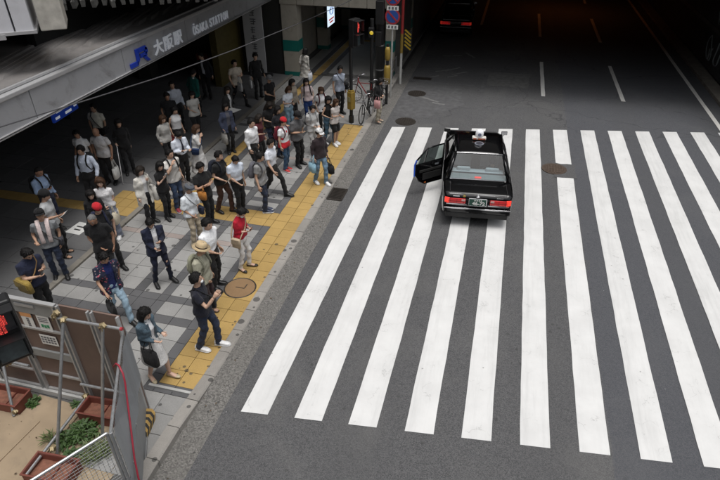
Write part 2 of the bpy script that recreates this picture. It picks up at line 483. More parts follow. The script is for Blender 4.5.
# crossing: 13 bars, both ends run out of square
for k in range(13):
    x0 = -3.40 + 0.8935 * k; x1 = x0 + 0.455
    y0 = 5.42 + 0.107 * (x0 + 3.4); y1 = 17.85 + 0.205 * (x0 + 3.4)
    x1 = min(x1, 7.9)
    if x0 > 7.6: break
    strip(x0, x1, y0, y1, 0.004, 30, 0.006, 0.107, 0.205).build('crossing_bar', M_white_paint, road)
for x, ya, yb in ((1.62, 22.3, 27.0), (1.62, 31.6, 37.2), (1.62, 42, 47.5), (4.57, 22.45, 27.1), (4.57, 31.2, 36.6), (4.57, 41, 46)):
    strip(x, x + 0.15, ya, yb, 0.004, 10, 0.006).build('lane_dash', M_orange_line, road)
strip(7.43, 7.58, 19.9, 60.0, 0.004, 40, 0.006).build('edge_line', M_orange_line, road)
strip(-1.55, -1.40, 33.5, 60.0, 0.004, 20, 0.006).build('edge_line', M_orange_line, road)
# worn turn-arrow fragments left of the lane
for (x, y, l, a) in ((-2.5, 24.6, 0.75, -50), (-2.1, 24.9, 0.9, -40), (-1.75, 24.4, 0.8, -48), (-2.75, 23.7, 0.45, -50), (-2.0, 23.9, 0.5, -45),
                     (-2.35, 27.0, 0.9, -70), (-1.55, 27.3, 0.9, 30), (-2.6, 20.9, 1.0, 60), (-2.15, 20.5, 0.5, 75)):
    b = strip(-0.05, 0.05, -l / 2, l / 2, 0.004, 8, 0.025)
    b.build('worn_mark', M_old_paint, road, loc=(x, y, 0), rz=R(a))
# repaired patches
def patch(poly, m, z=0.002, name='asphalt_patch'):
    b = MB(); pts = []
    n = len(poly)
    for i in range(n):
        p, q = np.array(poly[i]), np.array(poly[(i + 1) % n])
        k = max(2, int(np.linalg.norm(q - p) / 0.18))
        for t in range(k): pts.append(list(p + (q - p) * t / k + rng.normal(0, 0.018, 2)) + [z])
    b.add(pts, [list(range(len(pts)))])
    return b.build(name, m, road)
M_patch_light = mat('asphalt_patch_pale', (0.105, 0.104, 0.102), 0.9, var=0.3, scale=5, bump=0.4, bscale=90, world=True)
M_patch_dark = mat('asphalt_patch_dark', (0.085, 0.085, 0.088), 0.85, var=0.3, scale=5, bump=0.4, bscale=90, world=True)
patch([(-0.55, 23.1), (1.15, 23.1), (1.2, 25.0), (-0.5, 24.9)], M_patch_light)
patch([(-3.1, 22.7), (-0.75, 22.85), (-0.75, 23.02), (-3.1, 22.9)], M_patch_dark)
patch([(-0.72, 22.2), (-0.6, 22.2), (-0.6, 25.1), (-0.72, 25.1)], M_patch_dark)
patch([(-0.5, 25.2), (1.4, 25.2), (1.4, 25.32), (-0.5, 25.3)], M_patch_dark)
patch([(1.88, 15.35), (2.52, 15.4), (2.5, 16.3), (1.9, 16.35)], mat('asphalt_cutout', (0.078, 0.078, 0.080), 0.9, var=0.35, scale=30, bump=0.4, bscale=60, world=True), 0.006)
patch([(-3.6, 18.9), (-2.4, 18.9), (-1.2, 20.6), (-1.5, 22.4), (-3.6, 22.4)], M_patch_dark)

# manholes and grates
M_iron = mat('cast_iron', (0.060, 0.052, 0.046), 0.55, 0.6, var=0.3, scale=20, bump=0.3, bscale=60)
M_rust = mat('rusty_iron', (0.085, 0.062, 0.048), 0.7, 0.3, var=0.35, scale=14, bump=0.3, bscale=60)
def manhole(x, y, r, label, m=None, z=0.0):
    t = thing('manhole_cover', label, 'manhole', (x, y, z))
    b = MB(); b.cyl((0, 0, -0.05), r, 0.056, 36); b.build('rim', M_iron if m is None else m, t)
    b = MB(); b.cyl((0, 0, -0.04), r * 0.88, 0.05, 36)
    for i in range(-3, 4):
        w = math.sqrt(max(0.01, 0.72 - (i / 4.2) ** 2)) * r
        b.box((0, i * r * 0.22, 0.012), (2 * w * 0.9, r * 0.08, 0.008))
        b.box((i * r * 0.22, 0, 0.0125), (r * 0.08, 2 * w * 0.9, 0.008))
    b.build('lid', m or M_iron, t)
manhole(1.9, 15.9, 0.36, 'round iron manhole cover between crossing bars right of taxi', M_rust, 0.006)
manhole(-3.12, 21.4, 0.36, 'small dark manhole cover beyond the crossing near the kerb', None, 0.002)
manhole(-3.03, 18.45, 0.36, 'dark manhole cover at the top left corner of the crossing', None, 0.002)
t = thing('drain_grate', 'rectangular iron drain grate in gutter beside yellow tactile strip', 'drain', (-3.90, 12.85, -0.008))
b = MB(); b.box((0, 0.31, 0), (0.42, 0.05, 0.05)); b.box((0, -0.31, 0), (0.42, 0.05, 0.05)); b.box((-0.2, 0, 0), (0.04, 0.6, 0.05)); b.box((0.2, 0, 0), (0.04, 0.6, 0.05))
b.build('frame', M_iron, t)
gb = MB(); gb.box((0, 0, 0), (0.37, 0.02, 0.045)); gme = gb.mesh('bar', [M_iron])
for i in range(11): inst(gme, 'bar', t, (0, -0.25 + 0.05 * i, 0))
b = MB(); b.box((-3.2, 23.3, 0.001), (0.75, 0.3, 0.02)); tag(b.build('drain_slot', M_iron), 'dark slotted drain in the gutter near underpass mouth', 'drain')

# ------------------------------------------------------------------ sidewalk in tiles
sw = MB(); sw.box((-6.45, 12.4, -0.055), (4.16, 21.2, 0.07))
sidewalk = tag(sw.build('sidewalk', M_bed), kind='structure')
_tile_mesh = {}
def tile_mesh(w, d, m):
    k = (round(w, 3), round(d, 3), m.name)
    if k not in _tile_mesh:
        b = MB(); b.box((0, 0, -0.015), (w - 0.007, d - 0.007, 0.03), taper=0.992)
        _tile_mesh[k] = b.mesh('paving_tile', [m])
    return _tile_mesh[k]
tiles = []   # x, y, w, d, material, name
def lay(x0, x1, y0, y1, m, nx, ny, name='paving_tile'):
    w, d = (x1 - x0) / nx, (y1 - y0) / ny
    for i in range(nx):
        for j in range(ny): tiles.append((x0 + (i + .5) * w, y0 + (j + .5) * d, w, d, m, name))
# columns: (x0, x1, kind)
colsX = [(-8.60, -6.92, 4, 'L'), (-6.92, -6.70, 1, 'B'), (-6.70, -6.28, 1, 'L'), (-6.28, -6.08, 1, 'B'), (-6.08, -5.25, 2, 'L')]
rowsY = [(3.9, 7.02, 8, 'L'), (7.02, 7.24, 1, 'B'), (7.24, 7.63, 1, 'L'), (7.63, 7.83, 1, 'B'), (7.83, 9.80, 5, 'L'), (9.80, 9.98, 1, 'R'),
         (9.98, 10.62, 2, 'L'), (10.62, 10.85, 1, 'B'), (10.85, 11.50, 2, 'Y'), (11.50, 11.70, 1, 'B'), (11.70, 11.97, 1, 'L'), (11.97, 12.17, 1, 'B'),
         (12.17, 12.47, 1, 'L'), (12.47, 12.67, 1, 'B'), (12.67, 14.6, 5, 'L'), (14.6, 14.78, 1, 'R'), (14.78, 16.7, 5, 'L'), (16.7, 16.9, 1, 'B'), (16.9, 17.3, 1, 'L'),
         (17.3, 17.5, 1, 'B'), (17.5, 22.6, 13, 'L')]
mm = {'L': M_light_tile, 'B': M_dark_tile, 'R': M_red_tile, 'Y': M_yellow_tile}
for (x0, x1, nx, kx) in colsX:
    for (y0, y1, ny, ky) in rowsY:
        if ky == 'Y':
            lay(x0, x1, y0, y1, M_yellow_tile, max(1, round((x1 - x0) / 0.34)), 2, 'tactile_tile'); continue
        k = ky if ky in 'BR' else kx
        if kx == 'B' and ky == 'R': k = 'B'
        if ky == 'L' and (y1 - y0) < 0.42 and -6.92 <= x0 < -6.1 and y0 < 8: k = 'B'      # dark node where bands cross
        if y1 > 11.5 and x0 < -7 and ky != 'Y':        # narrow yellow guide strip along the station side
            lay(-8.60, -8.10, y0, y1, mm['B' if ky == 'B' else 'L'], 1, ny); lay(-8.10, -7.86, y0, y1, M_dark_tile, 1, ny)
            lay(-7.86, -7.56, y0, y1, M_yellow_tile, 1, max(1, round((y1 - y0) / 0.3)), 'tactile_tile')
            lay(-7.56, -7.34, y0, y1, M_dark_tile, 1, ny); lay(-7.34, -6.92, y0, y1, mm[k], 1, ny)
            continue
        lay(x0, x1, y0, y1, mm[k], nx, ny)
# border and warning strip beside the kerb
for (y0, y1, ny) in ((5.45, 10.85, 14), (11.5, 17.75, 16)): lay(-5.25, -5.05, y0, y1, M_dark_tile, 1, ny)
lay(-5.25, -5.05, 10.85, 11.5, M_yellow_tile, 1, 2, 'tactile_tile')
lay(-5.05, -4.37, 5.65, 17.70, M_yellow_tile, 2, 35, 'tactile_tile')
lay(-5.05, -4.37, 5.45, 5.65, M_dark_tile, 2, 1)
lay(-5.25, -4.37, 3.9, 5.45, M_light_tile, 2, 4)
lay(-5.25, -4.37, 17.75, 22.6, M_light_tile, 2, 12)
# swap a lone dark square into the light field (as in the picture)
tiles = [(x, y, w, d, (M_dark_tile if (abs(x + 7.97) < 0.2 and abs(y - 8.82) < 0.2) else m), n) for (x, y, w, d, m, n) in tiles]
tiles = [t for t in tiles if not (t[1] < 5.0 and t[0] < -5.2)]
def place_tiles(lst, parent, limit, zt):
    byname = {}
    for t in lst: byname.setdefault(t[5], []).append(t)
    for nm, L in byname.items():
        L.sort(key=lambda t: math.hypot(t[0], t[1]))
        for (x, y, w, d, m, n) in L[:limit]:
            inst(tile_mesh(w, d, m), n, parent, (x, y, zt + random.uniform(-0.0018, 0.0018)))
        rest = L[limit:]
        if rest:
            b = MB(); ms = []
            for (x, y, w, d, m, n) in rest:
                if m not in ms: ms.append(m)
                b.box((x, y, zt - 0.015 + random.uniform(-.0018, .0018)), (w - .007, d - .007, .03), mi=ms.index(m))
            tag(b.build(nm + '_field', ms, parent), kind='stuff')
place_tiles(tiles, sidewalk, 300, 0.004)
# round access cover set into the tactile strip
t = thing('access_cover', 'round yellow tiled access cover with dark ring in tactile strip', 'manhole', (-4.77, 8.42, 0.004))
b = MB(); b.tube([[0.33 * math.cos(a), 0.33 * math.sin(a), 0.003] for a in np.linspace(0, 2 * math.pi, 40)], 0.016, 6, caps=False, flat=0.4); b.build('ring', M_iron, t)
b = MB(); b.cyl((0, 0, -0.02), 0.315, 0.024, 36); b.build('disc', paving_mat('tactile_disc', (0.21, 0.13, 0.065), 1.0), t)
b = MB(); b.box((0, 0.0, 0.005), (0.2, 0.02, 0.004)); b.box((0.1, 0.08, 0.005), (0.02, 0.14, 0.004)); b.build('key_slot', M_iron, t)

# kerb: single stones, raised at both ends of the crossing, dropped along it
kb = MB(); kb.box((-4.26, 12.6, -0.075), (0.19, 21.0, 0.07)); kerb = tag(kb.build('kerb', M_bed), kind='structure')
y = 2.4
while y < 24.0:
    L = 0.6
    def ztop(yy):
        if yy < 4.9: return 0.13
        if yy < 5.8: return 0.13 - 0.115 * (yy - 4.9) / 0.9
        if yy < 18.2: return 0.015
        return min(0.13, 0.015 + 0.115 * (yy - 18.2) / 0.9)
    za, zb = ztop(y), ztop(y + L)
    b = MB(); e = 0.006
    prof = lambda yy, zt: [[-0.105, yy, -0.1], [0.105, yy, -0.1], [0.105, yy, zt - 0.02], [0.085, yy, zt], [-0.105, yy, zt]]
    b.loft([prof(-L / 2 + e, za), prof(L / 2 - e, zb)])
    o = b.build('kerb_stone', M_kerb, kerb, loc=(-4.262, y + L / 2, random.uniform(-.002, .002)))
    y += L

# step edge and station floor
se = MB(); se.box((-8.675, 12.4, -0.04), (0.09, 21, 0.06)); step = tag(se.build('step_bed', M_bed), kind='structure')
b = MB(); b.box((0, 0, 0), (0.145, 0.892, 0.12)); sme = b.mesh('step_stone', [paving_mat('step_granite', (0.20, 0.185, 0.16), 0.6)])
for i in range(23): inst(sme, 'step_stone', step, (-8.675, 2.6 + 0.9 * i, -0.012 + random.uniform(-.002, .002)))
sf = MB(); sf.box((-16.4, 22, -0.055), (15.3, 56, 0.07)); sfloor = tag(sf.build('station_floor', M_bed), kind='structure')
st = []
nx, ny = 9, 22
for i in range(9):
    for j in range(24):
        x = -8.755 - 0.8 * (i + .5); yy = 3.2 + 0.8 * (j + .5)
        if 10.4 < yy < 11.3 and x < -9.7: continue
        if (10.0 < yy < 12.0) and x > -9.75: continue
        st.append((x, yy, 0.8, 0.8, M_station_tile, 'floor_tile'))
for i in range(6):      # guide strip on the station floor: one pad by the step and a line leading in
    for j in range(2):
        st.append((-9.70 - 0.6 * (i + .5), 10.4 + 0.4 * (j + .5), 0.6, 0.4, M_yellow_tile if j == 0 else M_station_tile, 'floor_tile'))
for i in range(3):
    for j in range(5): st.append((-9.70 + 0.315 * (i + .5), 10.0 + 0.4 * (j + .5), 0.315, 0.4, M_yellow_tile if 0 < j < 4 else M_station_tile, 'floor_tile'))
place_tiles(st, sfloor, 300, 0.012)
# white notice sheet stuck to the floor
t = thing('floor_notice', 'white paper notice with dark lines stuck on the grey station floor', 'notice', (-9.6, 9.6, 0.017), R(-4))
b = MB(); b.box((0, 0, 0), (0.42, 0.5, 0.004)); b.build('sheet', mat('notice_paper', (0.72, 0.72, 0.70), 0.8), t)
for i, w in enumerate((0.24, 0.18)):
    b = MB(); b.box((0, 0.06 - 0.13 * i, 0.003), (w, 0.045, 0.002)); b.build('printed_line', mat('black_ink', (0.03, 0.03, 0.03), 0.7), t)
# sidewalk under the construction area: bare earth
b = MB(); b.box((-6.7, 1.9, -0.03), (3.9, 5.9, 0.05)); tag(b.build('earth', M_earth), kind='structure')
# right-hand verge of the road
b = MB(); b.box((8.32, 43, 0.0), (0.5, 98, 0.2)); tag(b.build('verge', mat('verge_concrete', (0.15, 0.135, 0.115), 0.95, var=0.3, scale=3, bump=0.4, bscale=30, world=True)), kind='structure')
# ------------------------------------------------------------------ viaduct over the road
M_conc = mat('viaduct_concrete', (0.11, 0.105, 0.095), 0.9, var=0.2, scale=1.2, bump=0.3, bscale=25, dirt=(0.06, 0.055, 0.05), dirt_amt=0.6, dscale=0.8, world=True)
M_steel_dark = mat('girder_steel', (0.045, 0.05, 0.05), 0.6, 0.3, var=0.25, scale=3, world=True)
via = thing('railway_viaduct', 'dark railway viaduct spanning the road beyond the crossing', 'viaduct', (2, 20.7, 0))
b = MB(); b.box((0, 39.4, 6.6), (100, 77.2, 4.0)); b.build('deck', M_conc, via)
b = MB(); b.box((0, 0, 0), (100, 0.5, 0.55)); gm = b.mesh('girder', [M_steel_dark])
for i in range(12): inst(gm, 'girder', via, (0, 1.4 + 5.5 * i, 4.45))
b = MB(); b.box((0, 1.3, 9.3), (100, 0.3, 1.6)); b.build('parapet', M_conc, via)
b = MB(); b.box((0, 74, 3.0), (60, 1.0, 6)); b.build('far_wall', M_conc, via)
b = MB(); b.box((-6.72, 40.5, 2.6), (0.5, 73, 5.2)); b.build('pier_wall', M_conc, via)
# right-hand retaining wall with scrawled paint
wall = thing('retaining_wall', 'dark stone retaining wall with pale graffiti at right edge', 'wall', (8.75, 24, 0))
b = MB(); b.box((0.25, 26, 2.9), (0.5, 62, 5.8)); b.build('wall_face', mat('retaining_stone', (0.045, 0.046, 0.048), 0.85, var=0.35, scale=2, bump=0.5, bscale=14, world=True), wall)
b = MB(); b.box((0.05, 26, 1.55), (0.16, 62, 0.18)); b.build('ledge', M_conc, wall)
b = MB(); b.box((0.3, -3.2, 3.6), (0.6, 4.0, 1.6)); b.build('coping', mat('coping_pale', (0.22, 0.23, 0.20), 0.9, var=0.25, scale=4, world=True), wall)
M_spray = mat('spray_paint_grey', (0.20, 0.22, 0.22), 0.8)
for (y0, z0, s, k) in ((0.2, 0.9, 0.5, 0), (1.5, 0.8, 0.55, 1), (2.9, 0.85, 0.6, 2), (4.2, 0.8, 0.6, 3), (0.8, 2.2, 0.5, 4), (2.3, 2.3, 0.6, 5), (4.0, 2.2, 0.5, 6)):
    pts = []
    for i in range(26):
        a = i / 25 * 2 * math.pi * (0.9 + 0.12 * k)
        pts.append([-0.012, y0 + s * math.cos(a + k) * (0.7 + 0.25 * math.sin(2 * a + k)), z0 + s * 0.8 * math.sin(a * (1 + 0.2 * (k % 2)) + k)])
    b = MB(); b.tube(pts, 0.035, 5, flat=0.25); b.build('graffiti_stroke', M_spray, wall)

# one sodium lamp hangs under the deck: it throws the orange pool seen on the road
lamp = thing('tunnel_lamp', 'orange sodium lamp fixed under the viaduct over the road', 'lamp', (3.0, 38.5, 4.25))
b = MB(); b.box((0, 0, 0.05), (0.3, 0.9, 0.14)); b.build('housing', M_steel_dark, lamp, bevel=0.02)
b = MB(); b.box((0, 0, -0.04), (0.22, 0.75, 0.06)); b.build('lens', emit('sodium_lens', (1.0, 0.28, 0.05), 6.0), lamp)
ld = bpy.data.lights.new('sodium', 'AREA'); ld.energy = 11; ld.color = (1.0, 0.27, 0.06); ld.size = 0.3
lo = bpy.data.objects.new('lamp_light', ld); COL.objects.link(lo); lo.parent = lamp; lo.location = (0, 0, -0.1)

# unseen city blocks behind and right of camera, added to cut low sky light
M_city = mat('unseen_city_facade', (0.16, 0.155, 0.15), 0.8, var=0.2, scale=0.2, world=True)
for (c, sz) in (((4, -48, 15), (120, 14, 30)), ((38, -10, 5), (16, 70, 10))):
    b = MB(); b.box(c, sz)
    for i in range(int(sz[2] / 4)):      # floor bands
        b.box((c[0], c[1], c[2] - sz[2] / 2 + 4 * i + 3), (sz[0] + .3, sz[1] + .3, 0.5))
    tag(b.build('unseen_city_block', M_city), kind='structure')
# unseen station block above the viaduct, added to darken reflections and sky light
b = MB(); b.box((-4, 40, 27), (120, 27, 36)); sb = thing('unseen_station_block', 'unseen station block added behind the viaduct to cut sky light', 'building')
b.build('wall', mat('station_wall', (0.05, 0.052, 0.055), 0.6, var=0.15, world=True), sb)

# ------------------------------------------------------------------ station hall under the canopy
hall = thing('station_hall', 'dim station hall behind the waiting crowd under the canopy', 'building', (-16, 12, 0))
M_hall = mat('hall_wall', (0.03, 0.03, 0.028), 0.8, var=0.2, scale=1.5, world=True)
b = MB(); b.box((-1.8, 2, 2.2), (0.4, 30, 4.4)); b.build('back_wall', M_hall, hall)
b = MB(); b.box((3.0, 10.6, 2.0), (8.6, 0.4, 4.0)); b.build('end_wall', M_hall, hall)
b = MB(); b.box((0, 0, 1.75), (0.6, 0.6, 3.5)); cm = b.mesh('column', [mat('hall_column', (0.05, 0.05, 0.045), 0.5, var=0.15)])
for (x, y) in ((1.2, -2.5), (1.2, 4.0), (1.6, 8.6)): inst(cm, 'column', hall, (x, y, 0))
b = MB(); b.box((5.0, 9.3, 1.5), (0.28, 2.2, 3.0)); b.build('yellow_pillar', mat('yellow_cladding', (0.10, 0.08, 0.025), 0.5, var=0.2), hall)
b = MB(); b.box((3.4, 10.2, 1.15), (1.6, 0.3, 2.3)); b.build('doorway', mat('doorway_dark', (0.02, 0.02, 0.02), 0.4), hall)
b = MB(); b.box((4.1, 9.2, 0.55), (0.5, 0.9, 1.1)); b.build('gate_cabinet', mat('gate_red', (0.22, 0.05, 0.035), 0.5), hall, bevel=0.03)

# white advertising panel with vertical lettering (too blurred to read)
pan = thing('wall_banner', 'tall white wall banner with a column of grey characters beside the passage', 'banner', (-10.05, 21.95, 0))
b = MB(); b.box((0, 0, 1.52), (0.86, 0.05, 2.72)); b.build('board', mat('banner_white', (0.50, 0.50, 0.51), 0.5, var=0.05), pan, bevel=0.01)
M_ink = mat('banner_ink', (0.12, 0.12, 0.13), 0.6)
for i in range(6):
    b = MB(); z = 2.55 - 0.33 * i
    for k in range(3): b.box((random.uniform(-.03, .03), -0.03, z + 0.09 * (k - 1)), (random.uniform(.14, .26), 0.006, 0.035))
    b.box((random.uniform(-.06, .06), -0.031, z), (0.035, 0.006, 0.24))
    b.build('character', M_ink, pan)
b = MB(); b.box((0, 0.02, 0.08), (1.3, 0.12, 0.16)); b.build('plinth', mat('plinth_dark', (0.03, 0.03, 0.032), 0.5), pan)

# blue hanging guide sign
bs_ = thing('guide_sign', 'blue guide sign with white lettering hanging under the canopy', 'sign', (-12.0, 12.85, 1.66), R(6))
b = MB(); b.box((0, 0, 0), (0.08, 1.2, 0.36)); b.build('board', emit('sign_blue', (0.015, 0.05, 0.34), 0.16, (0.015, 0.05, 0.34)), bs_, bevel=0.02)
for i, (y, z, w) in enumerate(((-0.3, 0.08, 0.25), (0.15, 0.08, 0.45), (-0.42, -0.08, 0.2), (0.1, -0.08, 0.3), (0.46, -0.02, 0.14))):
    b = MB(); b.box((0.043, y, z), (0.006, w, 0.07)); b.build('lettering', emit('sign_white', (0.7, 0.75, 0.85), 0.25, (0.7, 0.72, 0.75)), bs_)
b = MB(); b.tube([(0, -0.45, 0.16), (0, -0.45, 1.75)], 0.015); b.tube([(0, 0.45, 0.16), (0, 0.45, 1.75)], 0.015); b.build('hanger', M_steel_dark, bs_)

# ------------------------------------------------------------------ canopy
can = thing('station_canopy', 'grey metal station canopy with blue and white name lettering', 'canopy', (-9.37, 2.258, -0.968))
can.scale = (1.129, 1.129, 1.129)
M_fascia = mat('fascia_metal', (0.39, 0.395, 0.415), 0.4, 0.25, var=0.05, scale=2, dirt=(0.19, 0.185, 0.185), dirt_amt=0.7, dscale=1.7, bump=0.05, bscale=9)
M_trim = mat('fascia_trim', (0.48, 0.48, 0.49), 0.35, 0.4, var=0.05)
M_roof = mat('canopy_roof_metal', (0.19, 0.18, 0.175), 0.65, 0.1, var=0.2, scale=3, dirt=(0.17, 0.15, 0.13), dirt_amt=0.8, dscale=1.0, bump=0.1, world=True)
edges = [-0.5, 3.3, 6.2, 9.05, 11.9, 14.85, 17.75, 20.6]
for a, c in zip(edges[:-1], edges[1:]):
    b = MB(); b.box((-0.05, (a + c) / 2, 3.80), (0.08, c - a - 0.018, 0.56)); b.build('fascia_panel', M_fascia, can, bevel=0.006)
b = MB(); b.box((-0.09, 10.05, 3.79), (0.05, 21.1, 0.52)); b.build('fascia_backing', mat('dark_gap', (0.03, 0.03, 0.03), 0.7), can)
b = MB(); b.box((-0.06, 10.05, 4.125), (0.17, 21.1, 0.085)); b.build('top_trim', M_trim, can, bevel=0.015)
b = MB(); b.box((-0.13, 10.05, 4.20), (0.06, 21.1, 0.05)); b.build('gutter_lip', M_trim, can, bevel=0.01)
b = MB(); b.box((-0.05, 10.05, 3.495), (0.13, 21.1, 0.03)); b.box((-0.02, 10.05, 3.535), (0.10, 21.1, 0.016)); b.build('bottom_trim', M_trim, can, bevel=0.006)
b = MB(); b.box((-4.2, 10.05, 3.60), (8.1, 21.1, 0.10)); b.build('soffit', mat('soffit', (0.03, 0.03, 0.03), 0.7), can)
b = MB(); b.box((-4.25, 10.05, 4.14), (8.0, 21.1, 0.10)); b.build('roof_sheet', M_roof, can)
ang = R(14)
b = MB(); b.loft([[(-.10, y, 0), (.10, y, 0), (.05, y, h), (-.05, y, h)] for y, h in ((0, .005), (.25, .05), (4.3, .06))]); rm = b.mesh('roof_rib', [M_roof])
for i in range(34): inst(rm, 'roof_rib', can, (-0.62 - 0.03 * (i % 3), -0.6 + 0.62 * i, 4.189), ang)
b = MB(); b.box((-1.62, 14.45, 4.62), (0.2, 12.3, 0.86)); b.box((-3.2, 4.2, 4.62), (0.2, 8.4, 0.86)); b.build('shade_wall', mat('shade_black', (0.012, 0.012, 0.012), 0.9), can)  # near-black walls standing in for the shade between deck and canopy roof
# lettering
def fascia_text(txt, size, y0, y1, z0, m, name, bold=0.0):
    V, F = text_mb(txt, size, 0.014, bold)
    V[:, 0] -= V[:, 0].min(); k = (y1 - y0) / V[:, 0].max()
    V[:, 0] *= k; V[:, 1] -= 0
    W = np.stack([0.02 + V[:, 2], y0 - 2.0 + V[:, 0], z0 + V[:, 1]], 1)
    b = MB(); b.add(W, F); return b.build(name, m, can)
M_jr = mat('logo_blue', (0.012, 0.045, 0.42), 0.35, var=0.03)
M_let = emit('letter_white', (0.80, 0.86, 1.0), 0.07, (0.80, 0.81, 0.83))
# the railway logo: two joined letters cut from bands
b = MB()
def band(poly): b.add([[0.0, p[0], p[1]] for p in poly] + [[0.035, p[0], p[1]] for p in poly],
                      [list(range(len(poly)))[::-1], list(range(len(poly), 2 * len(poly)))] + [[i, (i + 1) % len(poly), len(poly) + (i + 1) % len(poly), len(poly) + i] for i in range(len(poly))])
Y0, Z0, h = 9.22, 3.58, 0.36
band([(Y0, Z0), (Y0 + .30, Z0), (Y0 + .30, Z0 + .10), (Y0, Z0 + .10)])
band([(Y0 + .26, Z0 + .003), (Y0 + .38, Z0 + .10), (Y0 + .38, Z0 + h), (Y0 + .28, Z0 + h), (Y0 + .28, Z0 + .10)])
band([(Y0 + .37, Z0 + h - .10), (Y0 + .74, Z0 + h - .10), (Y0 + .70, Z0 + h - .003), (Y0 + .37, Z0 + h - .003)])
band([(Y0 + .64, Z0 + .16), (Y0 + .75, Z0 + .2), (Y0 + .75, Z0 + h - .06), (Y0 + .66, Z0 + h - .03)])
band([(Y0 + .44, Z0 + .13), (Y0 + .70, Z0 + .13), (Y0 + .70, Z0 + .22), (Y0 + .44, Z0 + .22)])
band([(Y0 + .52, Z0 + .15), (Y0 + .68, Z0), (Y0 + .80, Z0), (Y0 + .64, Z0 + .15)])
b.build('railway_logo', M_jr, can)
for i, ch in enumerate('大阪駅'):
    fascia_text(ch, 0.36, 12.25 + 0.47 * i, 12.25 + 0.47 * i + 0.41, 3.63, M_let, 'station_character', 0.009)
for i, ch in enumerate('ŌSAKA'): fascia_text(ch, 0.31, 14.2 + 0.175 * i, 14.2 + 0.175 * i + 0.15, 3.62, M_let, 'station_letter', 0.006)
for i, ch in enumerate('STATION'): fascia_text(ch, 0.31, 15.17 + 0.172 * i + (0.045 if ch == 'I' else 0), 15.17 + 0.172 * i + (0.095 if ch == 'I' else 0.145), 3.62, M_let, 'station_letter', 0.006)

# building mass jutting out over the canopy at upper left
ov = thing('upper_deck', 'white panelled building corner and concrete block overhanging the canopy roof', 'building', (-9.46, 9.98, 4.6), R(37))
M_panel = mat('white_cladding', (0.55, 0.55, 0.58), 0.5, var=0.04, dirt=(0.3, 0.3, 0.3), dirt_amt=0.3)
b = MB(); b.box((-0.52, 1.5, 0.9), (0.30, 3.0, 1.7)); b.box((-0.17, 1.5, 0.9), (0.33, 3.0, 1.7)); b.box((-2.2, 1.5, 0.9), (3.0, 3.0, 1.7)); b.build('cladding_panel', M_panel, ov, bevel=0.01)
b = MB(); b.box((-1.8, 1.5, 0.03), (3.7, 3.1, 0.06)); b.build('bottom_rail', M_trim, ov)
b = MB(); b.box((-0.62, -0.04, -0.02), (0.16, 0.06, 0.10)); b.build('bracket', M_trim, ov)
b = MB(); b.box((0.36, 0.55, 0.62), (0.50, 0.9, 1.24)); b.box((0.62, 0.75, 0.80), (0.08, 0.3, 0.3)); b.build('concrete_block', mat('old_concrete', (0.42, 0.40, 0.36), 0.9, var=0.25, scale=5, bump=0.4, bscale=25), ov, bevel=0.02)
u = thing('station_deck', 'brown upper deck edge with a row of steel brackets above canopy', 'deck', (-10.37, 11.9, 4.6), R(30.3))
b = MB(); b.box((1.2, 4.2, 0.75), (11.0, 8.0, 0.8)); b.build('slab', mat('deck_brown', (0.30, 0.20, 0.12), 0.8, var=0.2, world=True), u)
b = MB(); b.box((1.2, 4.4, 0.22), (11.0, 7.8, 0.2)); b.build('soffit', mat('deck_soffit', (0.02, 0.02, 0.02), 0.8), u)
b = MB(); b.box((0, 0.10, 0.10), (0.09, 0.22, 0.16), rx=R(18)); b.box((0.03, 0.0, 0.2), (0.05, 0.1, 0.12)); bm_ = b.mesh('bracket', [mat('bracket_zinc', (0.13, 0.13, 0.125), 0.6, 0.3, var=0.4, scale=9)])
for i in range(20): inst(bm_, 'bracket', u, (-0.55 + 0.22 * i + random.uniform(-.03, .03), random.uniform(-.03, .03), 0.05 + random.uniform(-.03, .03)), random.uniform(-.3, .3))
b = MB(); b.box((-17.5, 8, 8), (8, 34, 8.0)); ub = thing('station_upper_floors', 'dark upper floors of the station set back over the canopy', 'building'); b.build('wall', mat('upper_wall', (0.05, 0.05, 0.05), 0.7), ub)

# ------------------------------------------------------------------ pedestrian passage beside the road
pas = thing('pedestrian_passage', 'beige pillared pedestrian passage with green bands under the viaduct', 'building', (-8.6, 22.6, 0))
M_beige = mat('passage_beige', (0.42, 0.39, 0.33), 0.7, var=0.08, scale=3, dirt=(0.25, 0.22, 0.18), dirt_amt=0.5, dscale=2.5)
M_green = mat('passage_green', (0.01, 0.17, 0.145), 0.5, var=0.08)
M_pfloor = mat('passage_floor', (0.30, 0.295, 0.28), 0.5, var=0.1, scale=2, world=True)
b = MB(); b.box((2.1, 13, -0.02), (4.3, 25, 0.05)); b.build('floor_slab', M_pfloor, pas)
b = MB(); b.box((0, 0, 1.45), (0.66, 0.55, 2.9)); pm = b.mesh('pillar', [M_beige])
b = MB(); b.box((0, 0, 1.25), (0.675, 0.565, 0.44)); bm2 = b.mesh('green_band', [M_green])
b = MB(); b.box((0, 0, 0.09), (0.69, 0.58, 0.18)); bm3 = b.mesh('pillar_base', [M_green])
for i, (x, y, s) in enumerate(((-0.02, 0, 1), (0.0, 4.2, 0.8), (0.0, 8.4, 0.8), (0.0, 12.6, 0.8), (3.98, 0.75, 0.55), (3.98, 5.0, 0.55))):
    pl = inst(pm, 'pillar', pas, (x, y, 0), 0, (s, s, 1))
    inst(bm2, 'green_band', pl, (0, 0, 0)); inst(bm3, 'base', pl, (0, 0, 0))
b = MB()
for i in range(6):
    bb = MB(); bb.box((-0.02 + 0.72 * i + 0.0, 0, 3.3), (0.705, 0.62, 0.86)); bb.build('beam_panel', M_beige, pas, bevel=0.008)
b = MB(); b.box((2.1, 13, 3.2), (4.6, 24, 0.3)); b.build('ceiling_slab', mat('passage_ceiling', (0.14, 0.13, 0.12), 0.8), pas)
